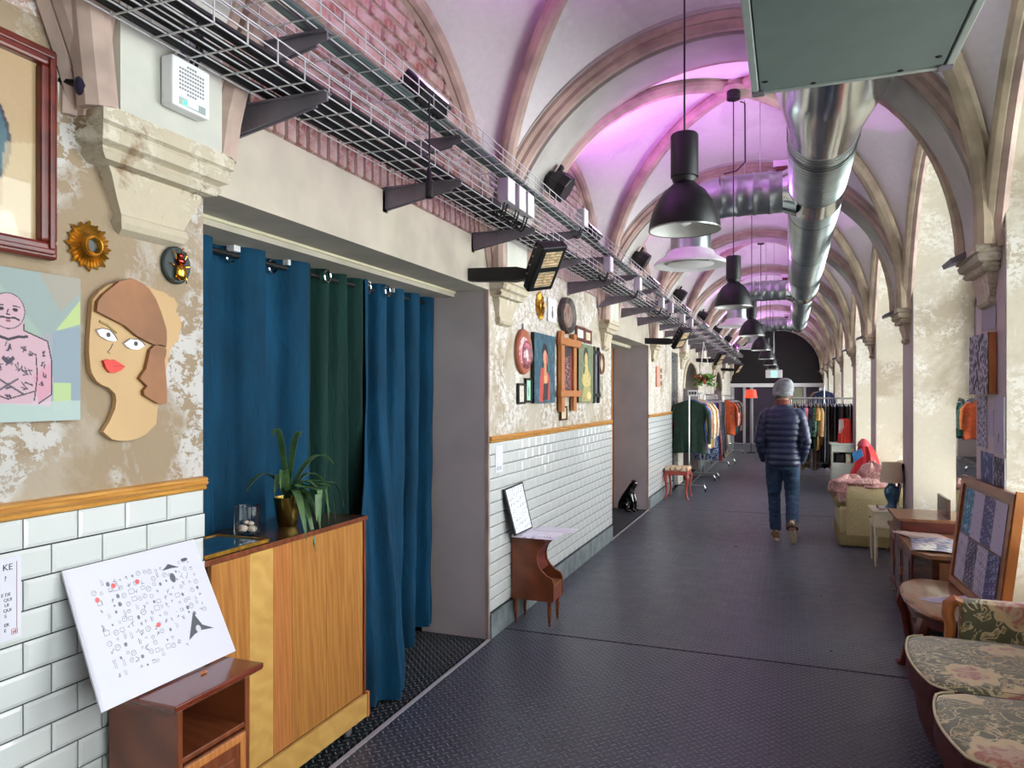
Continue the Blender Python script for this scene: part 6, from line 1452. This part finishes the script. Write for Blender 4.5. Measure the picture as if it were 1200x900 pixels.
# ================================================================ PERSON
PX, PY = -.07, 8.50
t = thing('person', 'person in grey beanie, navy quilted jacket and jeans walking away', 'person', (PX, PY, 0))
OFF[t.name] = (0, 0, 0)   # children below are in local coordinates (walking towards +y)
SKIN = plain('skin', 'b0806a', .55, 0, .08)
# joints: pelvis, spine, neck, head; arms with hands in pockets; legs (left planted, right heel lifted behind)
hipz = .90
J = [(0, 0, hipz, (.13, .10)), (0, 0, 1.05, (.13, .095)), (0, .0, 1.20, (.14, .10)), (0, .0, 1.36, (.15, .09)), (0, .01, 1.45, (.07, .065)), (0, .02, 1.52, (.055, .06)), (0, .03, 1.60, (.075, .09)), (0, .03, 1.68, (.07, .085)),
     (-.16, 0, 1.36, .05), (-.225, -.035, 1.12, .04), (-.185, .03, .93, .032), (-.165, .07, .85, .03),
     (.16, 0, 1.36, .05), (.225, -.035, 1.12, .04), (.185, .03, .93, .032), (.165, .07, .85, .03),
     (-.09, .0, .82, .085), (-.085, .05, .47, .06), (-.07, -.02, .10, .04), (-.07, .07, .05, .022), (-.07, .11, .045, .018),
     (.09, -.01, .82, .085), (.10, -.02, .47, .06), (.11, -.30, .17, .04), (.115, -.245, .145, .024), (.115, -.205, .09, .016)]
E2 = [(0, 1), (1, 2), (2, 3), (3, 4), (4, 5), (5, 6), (6, 7), (3, 8), (8, 9), (9, 10), (10, 11), (3, 12), (12, 13), (13, 14), (14, 15), (0, 16), (16, 17), (17, 18), (18, 19), (19, 20), (0, 21), (21, 22), (22, 23), (23, 24), (24, 25)]
skinbody('body', J, E2, SKIN, t, 2, 0)
def local_build(mb, nm, m, smooth=True, vox=None, par=None):
    o = mb.build(nm, m, par or t, smooth, local=True)
    if vox:
        md = o.modifiers.new('r', 'REMESH'); md.mode = 'VOXEL'; md.voxel_size = vox; md.use_smooth_shade = True
        sm = o.modifiers.new('s', 'SMOOTH'); sm.iterations = 2; sm.factor = .5
    return o
def loft(mb, rings, n=28):   # rings: (cx, cy, cz, rx, ry, puff)
    vs = []
    for (cx, cy, cz, rx, ry) in rings:
        for j in range(n):
            a = 2*PI*j/n; ca, sa = cos(a), sin(a)
            vs.append((cx+rx*math.copysign(abs(ca)**.85, ca), cy+ry*math.copysign(abs(sa)**.85, sa), cz))
    k_ = len(rings); mb.add(vs, [(i*n+j, i*n+(j+1) % n, (i+1)*n+(j+1) % n, (i+1)*n+j) for i in range(k_-1) for j in range(n)]+[tuple(range(n))[::-1], tuple(range((k_-1)*n, k_*n))])
def interp(tab, z):
    for a, b in zip(tab[:-1], tab[1:]):
        if a[0] <= z <= b[0]:
            f = (z-a[0])/(b[0]-a[0]); f = f*f*(3-2*f); return [p+(q-p)*f for p, q in zip(a, b)]
    return list(tab[-1] if z > tab[-1][0] else tab[0])
TT = [(.80, .168, .125, -.005), (.88, .174, .132, -.005), (1.02, .168, .125, 0), (1.20, .182, .132, -.01), (1.32, .19, .13, -.01), (1.39, .17, .112, 0), (1.43, .13, .09, .005), (1.475, .08, .075, .015), (1.50, .072, .07, .02)]
mb = MB(); rings = []; z = .80
while z <= 1.495:
    q = interp(TT, z); pf = .012*abs(math.sin(PI*(z-.80)/.066)) if z < 1.43 else 0
    rings.append((0, q[3], z, q[1]+pf, q[2]+pf)); z += .007
loft(mb, rings, 40)
def sleeve(mb, pts, rr_):
    P, R_ = [], []; n_ = 70
    seg = [(Vector(a), Vector(b)) for a, b in zip(pts[:-1], pts[1:])]; L = [(b-a).length for a, b in seg]; T = sum(L)
    for i in range(n_+1):
        d = T*i/n_; acc = 0
        for (a, b), l_, r0, r1 in zip(seg, L, rr_[:-1], rr_[1:]):
            if d <= acc+l_+1e-6: f = (d-acc)/l_; P.append(a.lerp(b, f)); R_.append(r0+(r1-r0)*f+.007*abs(math.sin(PI*d/.062))); break
            acc += l_
    mb.tube(P, R_, 18)
for s_ in (-1, 1): sleeve(mb, [(s_*.11, 0, 1.385), (s_*.165, -.005, 1.35), (s_*.205, -.03, 1.22), (s_*.235, -.045, 1.08), (s_*.215, -.02, .98), (s_*.185, .035, .86)], [.07, .072, .064, .056, .052, .046])
JK = NT('navy_quilted_nylon'); jn = JK.noise(20, 4, .6); JK.set(JK.ramp(jn, [(.3, '0f1a36'), (.7, '18274c')]), .42, 0, Sheen_Weight=.1); JK.bump(JK.noise(40, 4, .6), .25, .008)
jk = local_build(mb, 'quilted_jacket', JK.m, True, .0065)
for s_ in (-1, 1): local_build(MB().tube([(s_*.19, .03, .875), (s_*.184, .04, .855)], [.046, .044], 14), 'cuff', plain('cuff_cream', 'b8b0a4', .8), par=jk)
# jeans
mb = MB()
loft(mb, [(0, -.0, .76, .16, .11), (0, -.005, .82, .168, .122), (0, -.005, .90, .165, .118)], 28)
def leg(mb, pts, rr_, seed):
    rd = random.Random(seed); P, R_ = [], []
    for a, b, r0, r1 in zip(pts[:-1], pts[1:], rr_[:-1], rr_[1:]):
        for i in range(8): f = i/8; P.append(Vector(a).lerp(Vector(b), f)+Vector((rd.uniform(-.003, .003), rd.uniform(-.004, .004), 0))); R_.append(r0+(r1-r0)*f+rd.uniform(-.003, .004))
    P.append(Vector(pts[-1])); R_.append(rr_[-1]); mb.tube(P, R_, 18)
leg(mb, [(-.085, 0, .86), (-.088, .02, .66), (-.088, .045, .47), (-.078, .005, .28), (-.07, -.02, .10)], [.095, .088, .068, .062, .062], 4)
leg(mb, [(.085, 0, .86), (.093, -.01, .66), (.10, -.03, .47), (.108, -.16, .32), (.112, -.265, .20)], [.095, .088, .07, .066, .062], 5)
DEN = NT('dark_denim'); dn = DEN.noise(9, 5, .6, DEN.co((1, 1, 1.6)), .5); DEN.set(DEN.ramp(dn, [(.3, '16243a'), (.62, '274562'), (.8, '3b6284')]), .85); DEN.bump(DEN.noise(16, 4, .6, DEN.co((1, 1, 2.2)), 1.5), .6, .015)
local_build(mb, 'jeans', DEN.m, True, .008)
local_build(MB().tube([(.112, -.262, .205), (.114, -.29, .168)], [.066, .064], 18), 'turned_cuff', plain('cuff_brown', '5a463c', .85))
# shoes: left flat, right heel raised showing the sole
def shoe(Mx, nm='shoe'):
    up = MB(); st = [(-.13, .028, .030, .075), (-.10, .036, .0, .088), (-.04, .038, 0, .085), (.03, .043, 0, .062), (.09, .046, 0, .05), (.135, .036, 0, .04), (.155, .015, 0, .025)]
    vs = []; n_ = 14
    for (y, w_, b_, h) in st:
        for j in range(n_):
            a = PI*j/(n_-1); vs.append((w_*cos(a), y, .022+h*max(0, sin(a))**.8))
    up.add(vs, [(i*n_+j, i*n_+j+1, (i+1)*n_+j+1, (i+1)*n_+j) for i in range(len(st)-1) for j in range(n_-1)]+[tuple(range(n_))[::-1], tuple(range((len(st)-1)*n_, len(st)*n_))]); up.v = [Mx @ Vector(p) for p in up.v]
    o = local_build(up, nm, plain('brown_suede', '7a5a3c', .8, 0, .12), 50)
    out = []; 
    for j in range(28):
        a = 2*PI*j/28; y = .012+.150*sin(a); w_ = .040+.008*max(0, sin(a))-.008*math.exp(-((y+.02)/.05)**2); out.append((w_*math.copysign(abs(cos(a))**.7, cos(a)), y))
    so = MB().prism(out, 0, .026, 'Z'); so.v = [Mx @ Vector(p) for p in so.v]; local_build(so, 'sole', plain('cream_rubber_sole', 'c2b79a', .7, 0, .2, 40), 40, par=o)
shoe(Matrix.Translation((-.07, .02, .0)) @ Matrix.Rotation(.12, 4, 'Z'))
shoe(Matrix.Translation((.115, -.275, .125)) @ Matrix.Rotation(-.1, 4, 'Z') @ Matrix.Rotation(-1.08, 4, 'X'))
# head dressings
hb = [(0, .035, 1.585, .098, .105), (0, .035, 1.60, .105, .112), (.004, .034, 1.64, .112, .116), (.01, .024, 1.68, .108, .115), (.016, .008, 1.715, .094, .105), (.022, -.008, 1.745, .068, .08), (.024, -.02, 1.762, .038, .048), (.024, -.022, 1.768, .012, .016)]
mb = MB(); loft(mb, hb, 30); BE = NT('grey_wool'); BE.set(BE.ramp(BE.noise(30, 4), [(.3, '77787e'), (.7, '96979c')]), .95); BE.bump(BE.noise(60, 3), .5, .006)
bn = local_build(mb, 'beanie', BE.m, 60); 
mb = MB(); loft(mb, [(0, .035, 1.572, .098, .108), (0, .035, 1.576, .104, .114), (0, .034, 1.612, .107, .116), (0, .034, 1.618, .10, .108)], 30); local_build(mb, 'folded_brim', BE.m, 60, par=bn)
local_build(MB().ell((.05, -.06, 1.735), (.045, .035, .025), 12, 8), 'top_fold', BE.m, True, par=bn)
mb = MB(); loft(mb, [(0, .018, 1.475, .078, .078), (0, .02, 1.50, .078, .08), (0, .022, 1.53, .068, .07)], 24); local_build(mb, 'scarf', plain('rust_scarf', '7a4436', .9, 0, .5, 40), 60)
mb = MB(); loft(mb, [(0, .0, 1.54, .05, .03), (0, -.01, 1.56, .07, .055), (0, -.0, 1.60, .078, .075)], 20); local_build(mb, 'hair', plain('grey_hair', '6a5c54', .9), 60)
for s_ in (-1, 1): local_build(MB().ell((s_*.079, .035, 1.575), (.01, .018, .028), 10, 8), 'ear', SKIN)
local_build(MB().ell((0, .135, 1.60), (.014, .022, .02), 10, 8), 'nose', SKIN)
for s_ in (-1, 1): local_build(MB().ell((s_*.03, .115, 1.63), (.012, .008, .008), 8, 6), 'eye', M['white'])
local_build(MB().ell((0, .118, 1.56), (.022, .008, .005), 8, 6), 'mouth', plain('lip', '9a5a50', .5))
t.rotation_euler.z = -.05
